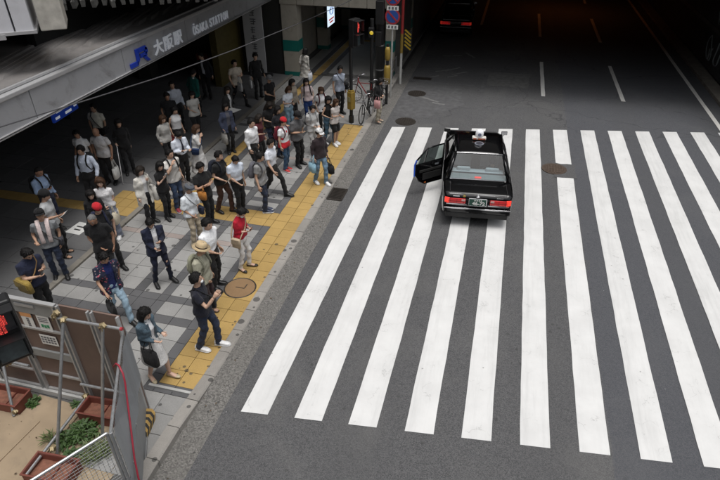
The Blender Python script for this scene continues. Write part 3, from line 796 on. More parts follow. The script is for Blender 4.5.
b = MB(); b.box((-0.45, 13, 1.6), (0.2, 25, 3.2)); b.build('side_wall', M_beige, pas)
b = MB(); b.box((2.1, 25.3, 1.6), (4.6, 0.2, 3.2)); b.build('end_wall', M_hall, pas)
b = MB(); b.box((0, 0, 0.012), (0.30, 0.295, 0.012)); tm = b.mesh('tactile_tile', [M_yellow_tile])
for i in range(46): inst(tm, 'tactile_tile', pas, (0.93, 0.2 + 0.3 * i, 0))
for i in range(8): inst(tm, 'tactile_tile', pas, (1.23 + 0.3 * i, 6.0, 0))
b = MB(); b.box((0.62, 8, 0.012), (0.22, 15.5, 0.012)); b.box((1.24, 2.9, 0.012), (0.22, 5.5, 0.012)); b.build('dark_border', M_dark_tile, pas)
# backlit advertising box
sg = thing('lit_sign', 'brightly backlit advertising box on the passage wall', 'sign', (-8.30, 27.0, 1.05))
b = MB(); b.box((-0.06, 0, 0.5), (0.14, 1.22, 1.04)); b.build('case', M_steel_dark, sg, bevel=0.01)
b = MB(); b.box((0.02, 0, 0.5), (0.02, 1.12, 0.96)); b.build('screen', emit('sign_glow', (0.72, 0.86, 1.0), 0.95, (0.6, 0.6, 0.6)), sg)
b = MB(); b.tube([(0.033, 0.26 * math.cos(a), 0.66 + 0.16 * math.sin(a)) for a in np.linspace(0, 2 * math.pi, 24)], 0.04, 6, False, flat=0.2); b.build('blue_ring', emit('sign_blue_glow', (0.08, 0.2, 0.5), 0.5, (0.05, 0.1, 0.3)), sg)
for i in range(2):
    b = MB(); b.box((0.034, 0.02, 0.30 - 0.13 * i), (0.006, 0.8 - 0.2 * i, 0.07)); b.build('red_lettering', emit('sign_red_glow', (0.6, 0.12, 0.1), 0.5, (0.4, 0.05, 0.05)), sg)

# ------------------------------------------------------------------ poles, signals, signs
M_black = mat('pole_black', (0.012, 0.012, 0.013), 0.45, var=0.3, scale=5)
M_yel = mat('sleeve_yellow', (0.27, 0.18, 0.03), 0.5, var=0.12, scale=5, dirt=(0.2, 0.14, 0.05), dirt_amt=0.5)
def led_mat(name, col, strength):
    m = emit(name, col, strength, (0.3, 0.02, 0.02)); nt = m.node_tree; bs = nt.nodes['Principled BSDF']
    tc = nt.nodes.new('ShaderNodeTexCoord'); v = _n(nt, 'ShaderNodeTexVoronoi'); v.inputs['Scale'].default_value = 75; v.inputs['Randomness'].default_value = 0.25
    nt.links.new(tc.outputs['Object'], v.inputs['Vector'])
    nt.links.new(_ramp(nt, v.outputs['Distance'], 0.25, 0.55, strength * 2.2, strength * 0.12), bs.inputs['Emission Strength'])
    return m
def ped_signal(label, loc, zc, face, s=1.0, pole=True, red=7.0, h=0.86, w=0.36, pole_at=(0, 0)):
    t = thing('pedestrian_signal', label, 'signal', loc, face)    # local +x is the way the lenses face
    if pole:
        px, py = pole_at
        b = MB(); b.cyl((px, py, 0), 0.06, zc + 0.35, 14); b.cyl((px, py, 0), 0.09, 0.25, 14); b.build('pole', M_black, t, smooth=False)
        if px or py:
            for dz in (.25, -.25):
                b = MB(); b.tube([(px, py, zc + dz), (0.1, 0, zc + dz)], 0.025, 8); b.build('arm', M_black, t)
    off = 0.16
    b = MB(); b.box((off, 0, zc), (0.22, w, h)); b.build('housing', M_black, t, bevel=0.03)
    for k, (dz, m) in enumerate(((h * 0.24, led_mat('signal_red_%d' % int(red * 10), (1.0, 0.09, 0.07), red)), (-h * 0.24, mat('lens_off', (0.05, 0.065, 0.07), 0.12, var=0.4, scale=9, coat=0.5)))):
        b = MB(); b.box((off + 0.115, 0, zc + dz), (0.02, w * 0.80, h * 0.40)); lens_back = b.build('lens', mat('lens_dark', (0.03, 0.03, 0.035), 0.2) if k == 0 else m, t, bevel=0.008)
        if k == 0:      # the lit standing figure
            b = MB(); x = off + 0.13
            b.ell((x, 0, zc + dz + h * 0.13), (0.012, 0.03, 0.032), 10, 6); b.box((x, 0, zc + dz + h * 0.01), (0.02, 0.10, 0.15)); b.box((x, 0.022, zc + dz - h * 0.13), (0.02, 0.035, 0.13)); b.box((x, -0.022, zc + dz - h * 0.13), (0.02, 0.035, 0.13))
            b.box((x, 0.065, zc + dz), (0.02, 0.022, 0.13)); b.box((x, -0.065, zc + dz), (0.02, 0.022, 0.13))
            b.build('red_figure', m, lens_back)
        b = MB(); n = 8
        for (c, sz) in (((off + 0.20, 0, zc + dz + h * 0.215), (0.17, w * 0.92, 0.012)), ((off + 0.19, w * 0.45, zc + dz + 0.02), (0.15, 0.012, h * 0.40)), ((off + 0.19, -w * 0.45, zc + dz + 0.02), (0.15, 0.012, h * 0.40))): b.box(c, sz)
        b.build('visor', M_black, t)
    return t
sig = ped_signal('black pedestrian signal showing red on pole with yellow sleeve', (-4.85, 17.9, 0), 3.05, R(-25), red=1.3)
b = MB(); b.box((0, 0, 0.80), (0.21, 0.21, 0.62)); b.box((0, 0, 1.13), (0.17, 0.17, 0.08)); b.build('yellow_sleeve', M_yel, sig, bevel=0.03)
b = MB(); b.box((0.0, -0.115, 0.86), (0.10, 0.02, 0.16)); b.build('push_button', mat('button_plate', (0.25, 0.22, 0.1), 0.5), sig)
fs = ped_signal('large near pedestrian signal glowing red in front of the hoarding', (-5.66, 3.98, 0), 2.72, R(-38), red=0.8, h=0.92, w=0.40, pole_at=(-1.1, -1.25))

up = thing('utility_pole', 'thick black utility pole with cabinets at the passage corner', 'pole', (-4.52, 20.85, 0))
b = MB(); b.tube([(0, 0, 0), (0, 0, 9)], [0.17, 0.13], 16); b.build('shaft', M_black, up, smooth=True)
b = MB(); b.box((0.02, -0.16, 3.1), (0.3, 0.22, 0.8)); b.box((-0.02, -0.17, 2.2), (0.24, 0.2, 0.5)); b.build('cabinet', M_black, up, bevel=0.02)
for z in (1.0, 1.9, 2.7, 3.6):
    b = MB(); b.cyl((0, 0, z), 0.175, 0.05, 16); b.build('band', mat('band_steel', (0.2, 0.2, 0.2), 0.4, 0.6), up)
ys_ = thing('warning_lamp_post', 'slim black post with a small lit yellow lamp beside utility pole', 'post', (-4.76, 20.55, 0))
b = MB(); b.cyl((0, 0, 0), 0.07, 2.9, 12); b.build('post', M_black, ys_)
b = MB(); b.box((0.0, -0.1, 2.45), (0.2, 0.16, 0.34)); b.build('lamp_case', M_black, ys_, bevel=0.02)
b = MB(); b.ell((0.02, -0.18, 2.45), (0.07, 0.04, 0.07)); b.build('lamp', emit('amber_lamp', (1.0, 0.72, 0.05), 0.5), ys_, smooth=True)
# no-parking signs
np_ = thing('parking_sign', 'pair of round blue no-parking signs on a pale post', 'sign', (-4.05, 20.75, 0))
b = MB(); b.cyl((0, 0, 0), 0.035, 4.2, 12); b.build('post', mat('post_pale', (0.45, 0.45, 0.43), 0.5, 0.3, var=0.15), np_)
M_sblue = mat('roundel_blue', (0.02, 0.07, 0.28), 0.45, var=0.05); M_sred = mat('roundel_red', (0.34, 0.03, 0.04), 0.45, var=0.05); M_swhite = mat('plate_white', (0.68, 0.68, 0.66), 0.5, var=0.05)
def disc(c, r, th, n=28): 
    c = np.array(c, float); return MB().tube([c + (0, th, 0), c], r, n)
for zc in (2.98, 3.62):
    rd = disc((0, -0.055, zc), 0.275, 0.012).build('sign_disc', M_sred, np_)
    disc((0, -0.059, zc), 0.215, 0.012).build('blue_field', M_sblue, rd)
    for a in ((45,) if zc < 3.3 else (45, -45)):
        b = MB(); b.box((0, -0.063, zc), (0.43, 0.008, 0.055), ry=R(a)); b.build('red_bar', M_sred, rd)
    b = MB(); b.box((0, -0.05, zc - 0.36), (0.42, 0.012, 0.15)); pl = b.build('plate', M_swhite, np_)
    for i in range(3):
        b = MB(); b.box((-0.12 + 0.12 * i, -0.058, zc - 0.36), (0.07, 0.004, 0.09)); b.build('lettering', M_ink, pl)
hz = thing('hazard_post', 'red and yellow post with black-yellow hazard board at underpass corner', 'post', (-3.98, 22.4, 0))
b = MB(); b.cyl((0, 0, 0), 0.05, 1.6, 12); b.build('lower_tube', mat('post_white', (0.5, 0.5, 0.48), 0.5), hz)
b = MB(); b.cyl((0, 0, 1.25), 0.058, 0.75, 12); b.build('yellow_tube', M_yel, hz)
b = MB(); b.cyl((0, 0, 2.0), 0.055, 1.9, 12); b.build('red_tube', mat('post_red', (0.36, 0.03, 0.03), 0.5), hz)
b = MB(); b.box((0.24, -0.02, 1.75), (0.30, 0.02, 0.75)); hb = b.build('board', M_black, hz)
for i in range(5):
    b = MB(); b.box((0.24, -0.034, 1.5 + 0.14 * i), (0.31, 0.006, 0.06), ry=R(38)); b.build('yellow_stripe', mat('hazard_yellow', (0.42, 0.28, 0.02), 0.5), hb)
yv = thing('yellow_padded_post', 'post wrapped in bright yellow padding beside parked bicycles', 'post', (-4.05, 20.0, 0))
b = MB(); b.cyl((0, 0, 0), 0.05, 2.2, 10); b.build('post', M_black, yv)
b = MB(); b.tube([(0, 0, 0.75), (0, 0, 0.85), (0, 0, 1.35), (0, 0, 1.45)], [0.09, 0.12, 0.12, 0.09], 12); b.tube([(0, 0, 1.62), (0, 0, 1.7), (0, 0, 2.0), (0, 0, 2.1)], [0.07, 0.10, 0.10, 0.06], 12); b.build('padding', M_yel, yv, smooth=True)
# guard rail in front of the abutment
gr = thing('guard_rail', 'grey tubular guard rail along the kerb beyond the poles', 'railing', (-4.35, 21.2, 0))
for i in range(4):
    b = MB(); b.cyl((0, 0.7 * i, 0), 0.03, 0.85, 10); b.build('post', mat('rail_grey', (0.3, 0.3, 0.3), 0.4, 0.5), gr)
for z in (0.45, 0.82):
    b = MB(); b.tube([(0, 0, z), (0, 2.1, z)], 0.025, 10); b.build('rail', MATS['rail_grey'], gr)
# overhead cable
CABLE = [(-7.9, 2.2, 4.55), (-7.55, 4.2, 4.38), (-7.17, 6.34, 4.23), (-6.84, 8.22, 4.09), (-6.54, 9.87, 3.98), (-6.12, 12.23, 3.90), (-5.85, 13.75, 3.88), (-5.53, 15.54, 3.86), (-5.13, 17.73, 3.87), (-4.6, 20.7, 3.92)]
cab = MB(); cab.tube(CABLE, 0.011, 6)
tag(cab.build('overhead_cable', mat('cable_grey', (0.06, 0.06, 0.065), 0.7)), 'thin dark cable strung across in front of the canopy fascia', 'cable')
# ------------------------------------------------------------------ construction corner at lower left
M_brown = mat('hoarding_brown', (0.155, 0.105, 0.085), 0.6, var=0.12, scale=3, dirt=(0.10, 0.075, 0.06), dirt_amt=0.5, dscale=2)
M_frame = mat('hoarding_frame', (0.42, 0.42, 0.42), 0.45, 0.4, var=0.12, scale=8)
M_greyb = mat('hoarding_grey', (0.27, 0.28, 0.28), 0.5, 0.2, var=0.08)
M_galv = mat('galvanised', (0.40, 0.41, 0.42), 0.42, 0.7, var=0.18, scale=18, dirt=(0.25, 0.22, 0.2), dirt_amt=0.35, dscale=6)
M_clamp = mat('clamp_brass', (0.30, 0.24, 0.14), 0.55, 0.6, var=0.3, scale=20)
hd = thing('hoarding', 'brown panelled construction hoarding braced with scaffold pipes', 'hoarding', (-6.0, 5.0, 0))
X = lambda x: x + 6.0
for k, (x0, x1) in enumerate(((-8.35, -7.62), (-7.58, -6.80), (-6.73, -5.92), (-5.87, -5.33), (-5.29, -4.84))):
    b = MB(); b.box((X((x0 + x1) / 2), 0.03, 1.06), (x1 - x0, 0.03, 2.10)); p = b.build('panel', M_brown, hd)
    for x in (x0 + 0.012, x1 - 0.012):
        b = MB(); b.box((X(x), -0.01, 1.06), (0.028, 0.055, 2.12)); b.build('upright', M_frame, p)
    zs = ((0.14, 0.03), (0.52, 0.035), (1.00, 0.15), (1.54, 0.035)) if k < 3 else ((0.12, 0.03),)
    for (z, h) in zs:
        b = MB(); b.box((X((x0 + x1) / 2), -0.004, z), (x1 - x0 - 0.06, 0.035, h)); b.build('crosspiece', M_greyb if h > 0.1 else M_frame, p)
    if k < 3:
        b = MB(); b.box((X((x0 + x1) / 2), 0.0, 1.98), (x1 - x0 + 0.03, 0.03, 0.25)); b.build('grey_board', M_greyb, p)
        b = MB(); b.box((X((x0 + x1) / 2), -0.006, 2.115), (x1 - x0 + 0.05, 0.07, 0.03)); b.build('cap_strip', M_frame, p)
b = MB(); b.box((X(-6.76), 0.02, 1.0), (0.05, 0.08, 2.0)); b.box((X(-5.895), 0.02, 1.0), (0.045, 0.07, 2.0)); b.build('post', M_greyb, hd)
b = MB(); b.box((X(-6.5), -0.03, 0.055), (3.3, 0.07, 0.11)); b.build('base_board', mat('base_white', (0.42, 0.42, 0.41), 0.7, var=0.15, dirt=(0.2, 0.18, 0.15), dirt_amt=0.6), hd)
b = MB(); b.box((X(-6.45), -0.022, 2.02), (0.34, 0.02, 0.05)); b.build('nameplate', M_frame, hd)
# notices pinned to the panel
M_paper = mat('paper', (0.70, 0.69, 0.66), 0.8, var=0.04); M_orange = mat('paper_orange', (0.62, 0.30, 0.12), 0.8); M_pgreen = mat('paper_green', (0.05, 0.25, 0.12), 0.8)
for (x, z, w, h, kind) in ((-6.52, 1.70, 0.20, 0.29, 'a'), (-6.22, 1.70, 0.22, 0.29, 'b'), (-6.27, 1.33, 0.30, 0.20, 'c')):
    b = MB(); b.box((X(x), -0.006, z), (w, 0.006, h)); p = b.build('notice', M_paper, hd)
    if kind == 'a':
        b = MB(); b.box((X(x), -0.011, z + h * 0.37), (w, 0.004, h * 0.26)); b.build('orange_header', M_orange, p)
        for i in range(4):
            b = MB(); b.box((X(x) + 0.01, -0.011, z + 0.03 - 0.045 * i), (0.045, 0.004, 0.032)); b.build('print_mark', M_ink, p)
    elif kind == 'b':
        for i in range(3):
            b = MB(); b.box((X(x), -0.011, z + 0.10 - 0.035 * i), (w * 0.75, 0.004, 0.012)); b.build('print_line', M_ink, p)
        for i in range(3):
            b = MB(); b.box((X(x) - 0.05 + 0.05 * i, -0.011, z - 0.06 - 0.01 * (i % 2)), (0.04, 0.004, 0.06)); b.build('green_mark', M_pgreen, p)
    else:
        for j in range(3):
            for i in range(5):
                b = MB(); b.box((X(x) - 0.11 + 0.054 * i, -0.011, z + 0.055 - 0.05 * j), (0.038, 0.004, 0.028)); b.build('print_mark', M_ink, p)
# scaffold pipes and clamps
def pipe(a, c, r=0.0245, name='pipe', par=None, m=None, loc=(-6.0, 5.0, 0)):
    o = np.array(loc); b = MB(); b.tube([np.array(a) - o, np.array(c) - o], r, 12); return b.build(name, m or M_galv, par or hd, smooth=False)
pipe((-5.93, 4.90, 1.97), (-4.76, 4.90, 2.0)); pipe((-5.76, 3.94, 0.0), (-5.68, 4.86, 2.0)); pipe((-5.29, 4.40, 0.0), (-5.03, 4.86, 1.99))
pipe((-5.88, 3.50, 0.15), (-5.93, 5.05, 0.17)); pipe((-7.9, 4.9, 0.75), (-6.80, 4.9, 0.72)); pipe((-6.92, 4.4, 0.05), (-7.25, 4.9, 1.0)); pipe((-5.92, 4.93, 0.5), (-4.9, 4.93, 0.52))
b = MB(); b.cyl((X(-4.755), -0.10, 1.99), 0.0, 0.0)
b = MB(); b.tube([(X(-4.765), -0.10, 2.0), (X(-4.735), -0.10, 2.0)], 0.027, 10); b.build('red_cap', mat('cap_red', (0.45, 0.03, 0.04), 0.5), hd)
def clamp(x, y, z):
    b = MB(); b.box((0, 0, 0), (0.075, 0.07, 0.06), rz=0.4); b.box((0.03, -0.03, 0.02), (0.05, 0.06, 0.05), rz=1.0, rx=0.5); b.tube([(-.05, -.04, 0), (.06, -.05, .03)], 0.011, 6); b.tube([(0, -.06, -.05), (0, -.05, .05)], 0.011, 6)
    b.build('clamp', M_clamp, hd, loc=(X(x), y - 5.0, z), rz=random.uniform(-.6, .6))
for c in ((-5.69, 4.89, 1.98), (-5.88, 4.93, 1.98), (-5.05, 4.89, 2.0), (-5.83, 4.92, 2.05), (-5.79, 3.98, 0.17), (-5.93, 4.95, 0.2), (-6.93, 4.46, 0.1), (-7.15, 4.88, 0.74), (-6.74, 4.95, 1.02)): clamp(*c)

def nrm2(v): return v / np.linalg.norm(v)
# wire-mesh fence sections with a solid kick plate
M_kick = mat('kick_plate', (0.30, 0.31, 0.32), 0.5, 0.2, var=0.08, dirt=(0.2, 0.19, 0.18), dirt_amt=0.4)
M_mesh = mat('mesh_wire', (0.34, 0.35, 0.36), 0.45, 0.5)
def fence(label, a, c, h=1.8, kick=0.75, sheet=True):
    a, c = np.array(a), np.array(c); L = np.linalg.norm(c - a); rz = math.atan2(*(c - a)[::-1])
    t = thing('mesh_fence', label, 'fence', (a[0], a[1], 0), rz)
    b = MB()
    b.tube([(0, 0, 0), (0, 0, h)], 0.02, 8); b.tube([(L, 0, 0), (L, 0, h)], 0.02, 8); b.tube([(0, 0, h), (L, 0, h)], 0.02, 8); b.tube([(0, 0, 0.04), (L, 0, 0.04)], 0.018, 8); b.tube([(0, 0, kick), (L, 0, kick)], 0.014, 8)
    b.build('frame', M_galv, t)
    b = MB(); n = int(L / 0.052)
    for i in range(1, n): b.tube([(L * i / n, 0, kick), (L * i / n, 0, h)], 0.0028, 4)
    n = int((h - kick) / 0.052)
    for i in range(1, n): b.tube([(0, 0.004, kick + (h - kick) * i / n), (L, 0.004, kick + (h - kick) * i / n)], 0.0028, 4)
    b.build('wire_mesh', M_mesh, t)
    b = MB(); b.box((L / 2, 0, kick / 2), (L - 0.03, 0.006, kick - 0.02)); b.build('kick_plate', M_kick, t)
    if sheet:
        b = MB(); n = 16; v = []
        for i in range(n + 1):
            for z in (kick + 0.02, h - 0.03): v.append([L * i / n, 0.03 + 0.012 * math.sin(i * 1.3), z])
        b.add(v, [[2 * i, 2 * i + 2, 2 * i + 3, 2 * i + 1] for i in range(n)])
        s = b.build('grey_netting', netting(), t)
    for i in range(9):
        b = MB(); b.box((L * (i + .5) / 9, 0.012, kick), (0.02, 0.03, 0.05)); b.build('clip', M_frame, t)
    return t
def netting():
    if 'netting' in MATS: return MATS['netting']
    m = bpy.data.materials.new('netting'); m.use_nodes = True; nt = m.node_tree; nt.nodes.clear()
    o = nt.nodes.new('ShaderNodeOutputMaterial'); mx = nt.nodes.new('ShaderNodeMixShader'); t = nt.nodes.new('ShaderNodeBsdfTransparent'); d = nt.nodes.new('ShaderNodeBsdfDiffuse')
    d.inputs[0].default_value = (0.36, 0.38, 0.40, 1); mx.inputs[0].default_value = 0.72
    nt.links.new(t.outputs[0], mx.inputs[1]); nt.links.new(d.outputs[0], mx.inputs[2]); nt.links.new(mx.outputs[0], o.inputs[0])
    MATS['netting'] = m; return m
fence('galvanised mesh fence with grey netting and a red cable draped over it', (-4.92, 5.12), (-3.98, 3.44))
fence('bare galvanised mesh fence turning back beside the planters', (-4.02, 3.42), (-4.75, 2.15), sheet=False)
_fa, _fc = np.array([-4.92, 5.12]), np.array([-3.98, 3.44]); _fd = nrm2(_fc - _fa); _fn = np.array([-_fd[1], _fd[0]])
rc = MB(); rc.tube([tuple(_fa + (_fc - _fa) * t_ + _fn * o_) + (z_,) for t_, o_, z_ in ((.36, -.10, 1.70), (.40, -.03, 1.82), (.44, .02, 1.85), (.50, .07, 1.80), (.52, .07, 1.66), (.58, .06, 1.46), (.66, .06, 1.28), (.75, .06, 1.08), (.84, .055, .86), (.91, .06, .60), (.95, .07, .30), (1.0, .10, .016))], 0.013, 8)
tag(rc.build('red_cable', mat('cable_red', (0.32, 0.025, 0.045), 0.5), smooth=True), 'red cable hanging down over the mesh fence', 'cable')
# striped weight by the kerb
t = thing('striped_weight', 'black and yellow striped weight on pavement behind the mesh fence', 'weight', (-4.76, 4.74, 0.0), R(12))
for i in range(8):
    y0, y1, sk = -.26 + .065 * i, -.26 + .065 * (i + 1), .07
    b = MB(); b.loft([[(-.12, yy - sk, .01), (.12, yy - sk, .01), (.12, yy, .11), (.07, yy + sk * .5, .16), (-.07, yy + sk * .5, .16), (-.12, yy, .11)] for yy in (y0 * .85, y1 * .85)]); b.build('stripe_block', mat('worn_hazard_yellow', (0.36, 0.23, 0.07), 0.8, var=0.3, scale=14) if i % 2 else mat('worn_black', (0.03, 0.028, 0.026), 0.8), t)
tw = thing('drain_kerb_block', 'low grey kerb block at the end of the mesh fence', 'kerb block', (-4.72, 5.55, 0.0))
b = MB(); b.box((0.0, 0, 0.02), (0.9, 0.05, 0.04)); b.build('block', mat('kerb_white', (0.38, 0.38, 0.37), 0.8), tw)

# plywood sheets
M_ply = mat('plywood', (0.315, 0.24, 0.16), 0.8, var=0.14, scale=2.2, dirt=(0.22, 0.17, 0.12), dirt_amt=0.55, dscale=4, bump=0.12, bscale=70)
for (poly, z, lb) in (([(-6.95, 2.5), (-5.98, 2.5), (-5.93, 4.85), (-6.85, 4.9)], 0.006, 'plywood sheet lying beside the brown planters'),
                      ([(-8.2, 2.4), (-6.62, 2.6), (-6.45, 4.42), (-7.6, 4.5)], 0.022, 'upper plywood sheet overlapping another at the left edge')):
    b = MB(); b.prism(poly, z, z + 0.015); tag(b.build('plywood_sheet', M_ply), lb, 'plywood', 'plywood sheets on the ground')
# long brown planters
M_plant = mat('planter_brown', (0.165, 0.048, 0.034), 0.55, var=0.15, scale=6, dirt=(0.14, 0.06, 0.04), dirt_amt=0.5, dscale=5)
M_psoil = mat('planter_soil', (0.20, 0.085, 0.055), 0.9, var=0.35, scale=12, bump=0.4, bscale=40)
def planter(label, x, y, rz, L=0.66, W=0.36, H=0.22, z=0.0):
    t = thing('planter_box', label, 'planter', (x, y, z), rz, 'brown planters in the construction corner')
    b = MB(); th = 0.018
    for sx in (-1, 1): b.box((sx * (L / 2 - th / 2), 0, H / 2), (th, W, H))
    for sy in (-1, 1): b.box((0, sy * (W / 2 - th / 2), H / 2), (L - 2 * th, th, H))
    b.box((0, 0, 0.03), (L - 2 * th, W - 2 * th, 0.02)); b.build('tub', M_plant, t, bevel=0.004)
    b = MB()
    for sx in (-1, 1): b.box((sx * (L / 2), 0, H + 0.004), (0.03, W + 0.03, 0.022))
    for sy in (-1, 1): b.box((0, sy * (W / 2), H + 0.004), (L - 0.03, 0.03, 0.022))
    b.build('rim', M_plant, t, bevel=0.005)
    b = MB(); n = 12; v = [[-L / 2 + th + (L - 2 * th) * i / n, -W / 2 + th + (W - 2 * th) * j / 8, H * 0.42 + 0.02 * mnoise.noise((i * .5 + x, j * .5, 3))] for j in range(9) for i in range(n + 1)]
    b.add(v, [[j * (n + 1) + i, j * (n + 1) + i + 1, (j + 1) * (n + 1) + i + 1, (j + 1) * (n + 1) + i] for j in range(8) for i in range(n)]); b.build('soil', M_psoil, t, smooth=True)
    b = MB(); b.box((0.05, 0, H * 0.46), (0.012, W - 0.05, H * 0.2)); b.build('divider', M_plant, t)
planter('empty brown planter at the left edge below the hoarding', -7.22, 4.62, R(2))
planter('empty brown planter tucked under the scaffold pipe near the fence', -5.55, 4.78, R(3), 0.60, 0.34)
planter('empty brown planter nearest the camera beside the plywood', -5.57, 3.66, R(3), 0.68, 0.38)
# weeds: clumps of small leaves
M_leaf = mat('weed_leaf', (0.042, 0.085, 0.02), 0.6, var=0.45, scale=12)
M_leaf2 = mat('weed_leaf_pale', (0.10, 0.13, 0.045), 0.6, var=0.35, scale=12)
def weed(label, x, y, r, h, n, grass=False, z=0.0):
    t = thing('weed_plant', label, 'plant', (x, y, z), 0, 'weeds growing in the construction corner')
    b = MB(); st = MB()
    for i in range(n):
        a = random.uniform(0, 2 * math.pi); q = r * math.sqrt(random.random()); px, py = q * math.cos(a), q * math.sin(a)
        pz = h * (1 - (q / r) ** 2 * 0.7) * random.uniform(0.35, 1.0)
        l = random.uniform(0.05, 0.1) if not grass else random.uniform(0.12, 0.24); w = l * (0.28 if not grass else 0.05)
        d = random.uniform(0, 2 * math.pi); up = random.uniform(-0.2, 0.7) if not grass else random.uniform(0.7, 1.6)
        dx, dy = math.cos(d), math.sin(d)
        if grass: pz *= 0.2
        p0 = np.array([px, py, pz]); e = np.array([dx, dy, up]); e /= np.linalg.norm(e); s_ = np.array([-dy, dx, 0.0])
        b.add([p0, p0 + e * l * .5 + s_ * w, p0 + e * l - [0, 0, l * .2], p0 + e * l * .5 - s_ * w], [[0, 1, 2, 3]])
        if i % 6 == 0: st.tube([(px * .4, py * .4, 0), (px, py, pz)], 0.003, 4)
    b.build('leaves', M_leaf2 if grass else M_leaf, t); st.build('stems', M_leaf2, t)
weed('dense dark green weed beside the upright scaffold brace', -5.62, 4.40, 0.22, 0.22, 300)
weed('dark green weed in front of the far brown planter', -5.80, 4.22, 0.13, 0.15, 130)
weed('low green weed at the rim of the nearest planter', -5.52, 3.99, 0.13, 0.13, 140)
weed('pale grassy tuft between the planters and mesh fence', -5.20, 4.15, 0.20, 0.2, 260, True)
weed('thin grassy tuft poking through beside the ground pipe', -6.06, 4.2, 0.10, 0.12, 60, True)
weed('small green weed beside the planter under the hoarding', -6.84, 4.72, 0.09, 0.12, 120)
weed('tiny weed sprouting at the hoarding base', -6.12, 4.86, 0.05, 0.07, 40)
# ------------------------------------------------------------------ cars
M_car = mat('car_black', (0.003, 0.003, 0.0035), 0.12, 0.0, var=0.1, coat=0.35, spec=0.25)
M_chrome = mat('chrome', (0.62, 0.62, 0.64), 0.18, 1.0, var=0.03)
M_rubber = mat('tyre_rubber', (0.015, 0.015, 0.016), 0.8, var=0.2, bump=0.2)
M_rim = mat('wheel_rim', (0.38, 0.38, 0.4), 0.35, 0.8)
M_trimblk = mat('black_trim', (0.012, 0.012, 0.012), 0.6)
M_seat = mat('seat_grey', (0.10, 0.10, 0.11), 0.8)
M_seatw = mat('seat_cover_white', (0.55, 0.57, 0.60), 0.8)
M_glass = glass('car_glass', (0.58, 0.66, 0.67), 0.02, 0.06)
M_glass_d = glass('car_glass_dark', (0.08, 0.10, 0.10), 0.02, 0.05)
def rring(l, hw, z0, z1, n=6, r=0.10):
    """rounded cross-section at station l (car points to +y)"""
    pts = []
    for (cx, cz, a0) in ((hw - r, z1 - r * 0.6, 0), (-hw + r, z1 - r * 0.6, 90), (-hw + r * .6, z0 + r * .6, 180), (hw - r * .6, z0 + r * .6, 270)):
        rr = r if a0 < 180 else r * .6
        for k in range(n):
            a = R(a0 + 90 * k / (n - 1)); pts.append([cx + rr * math.cos(a), l, cz + rr * (0.6 if a0 < 180 else 1) * math.sin(a)])
    # slight body-side barrel
    return pts
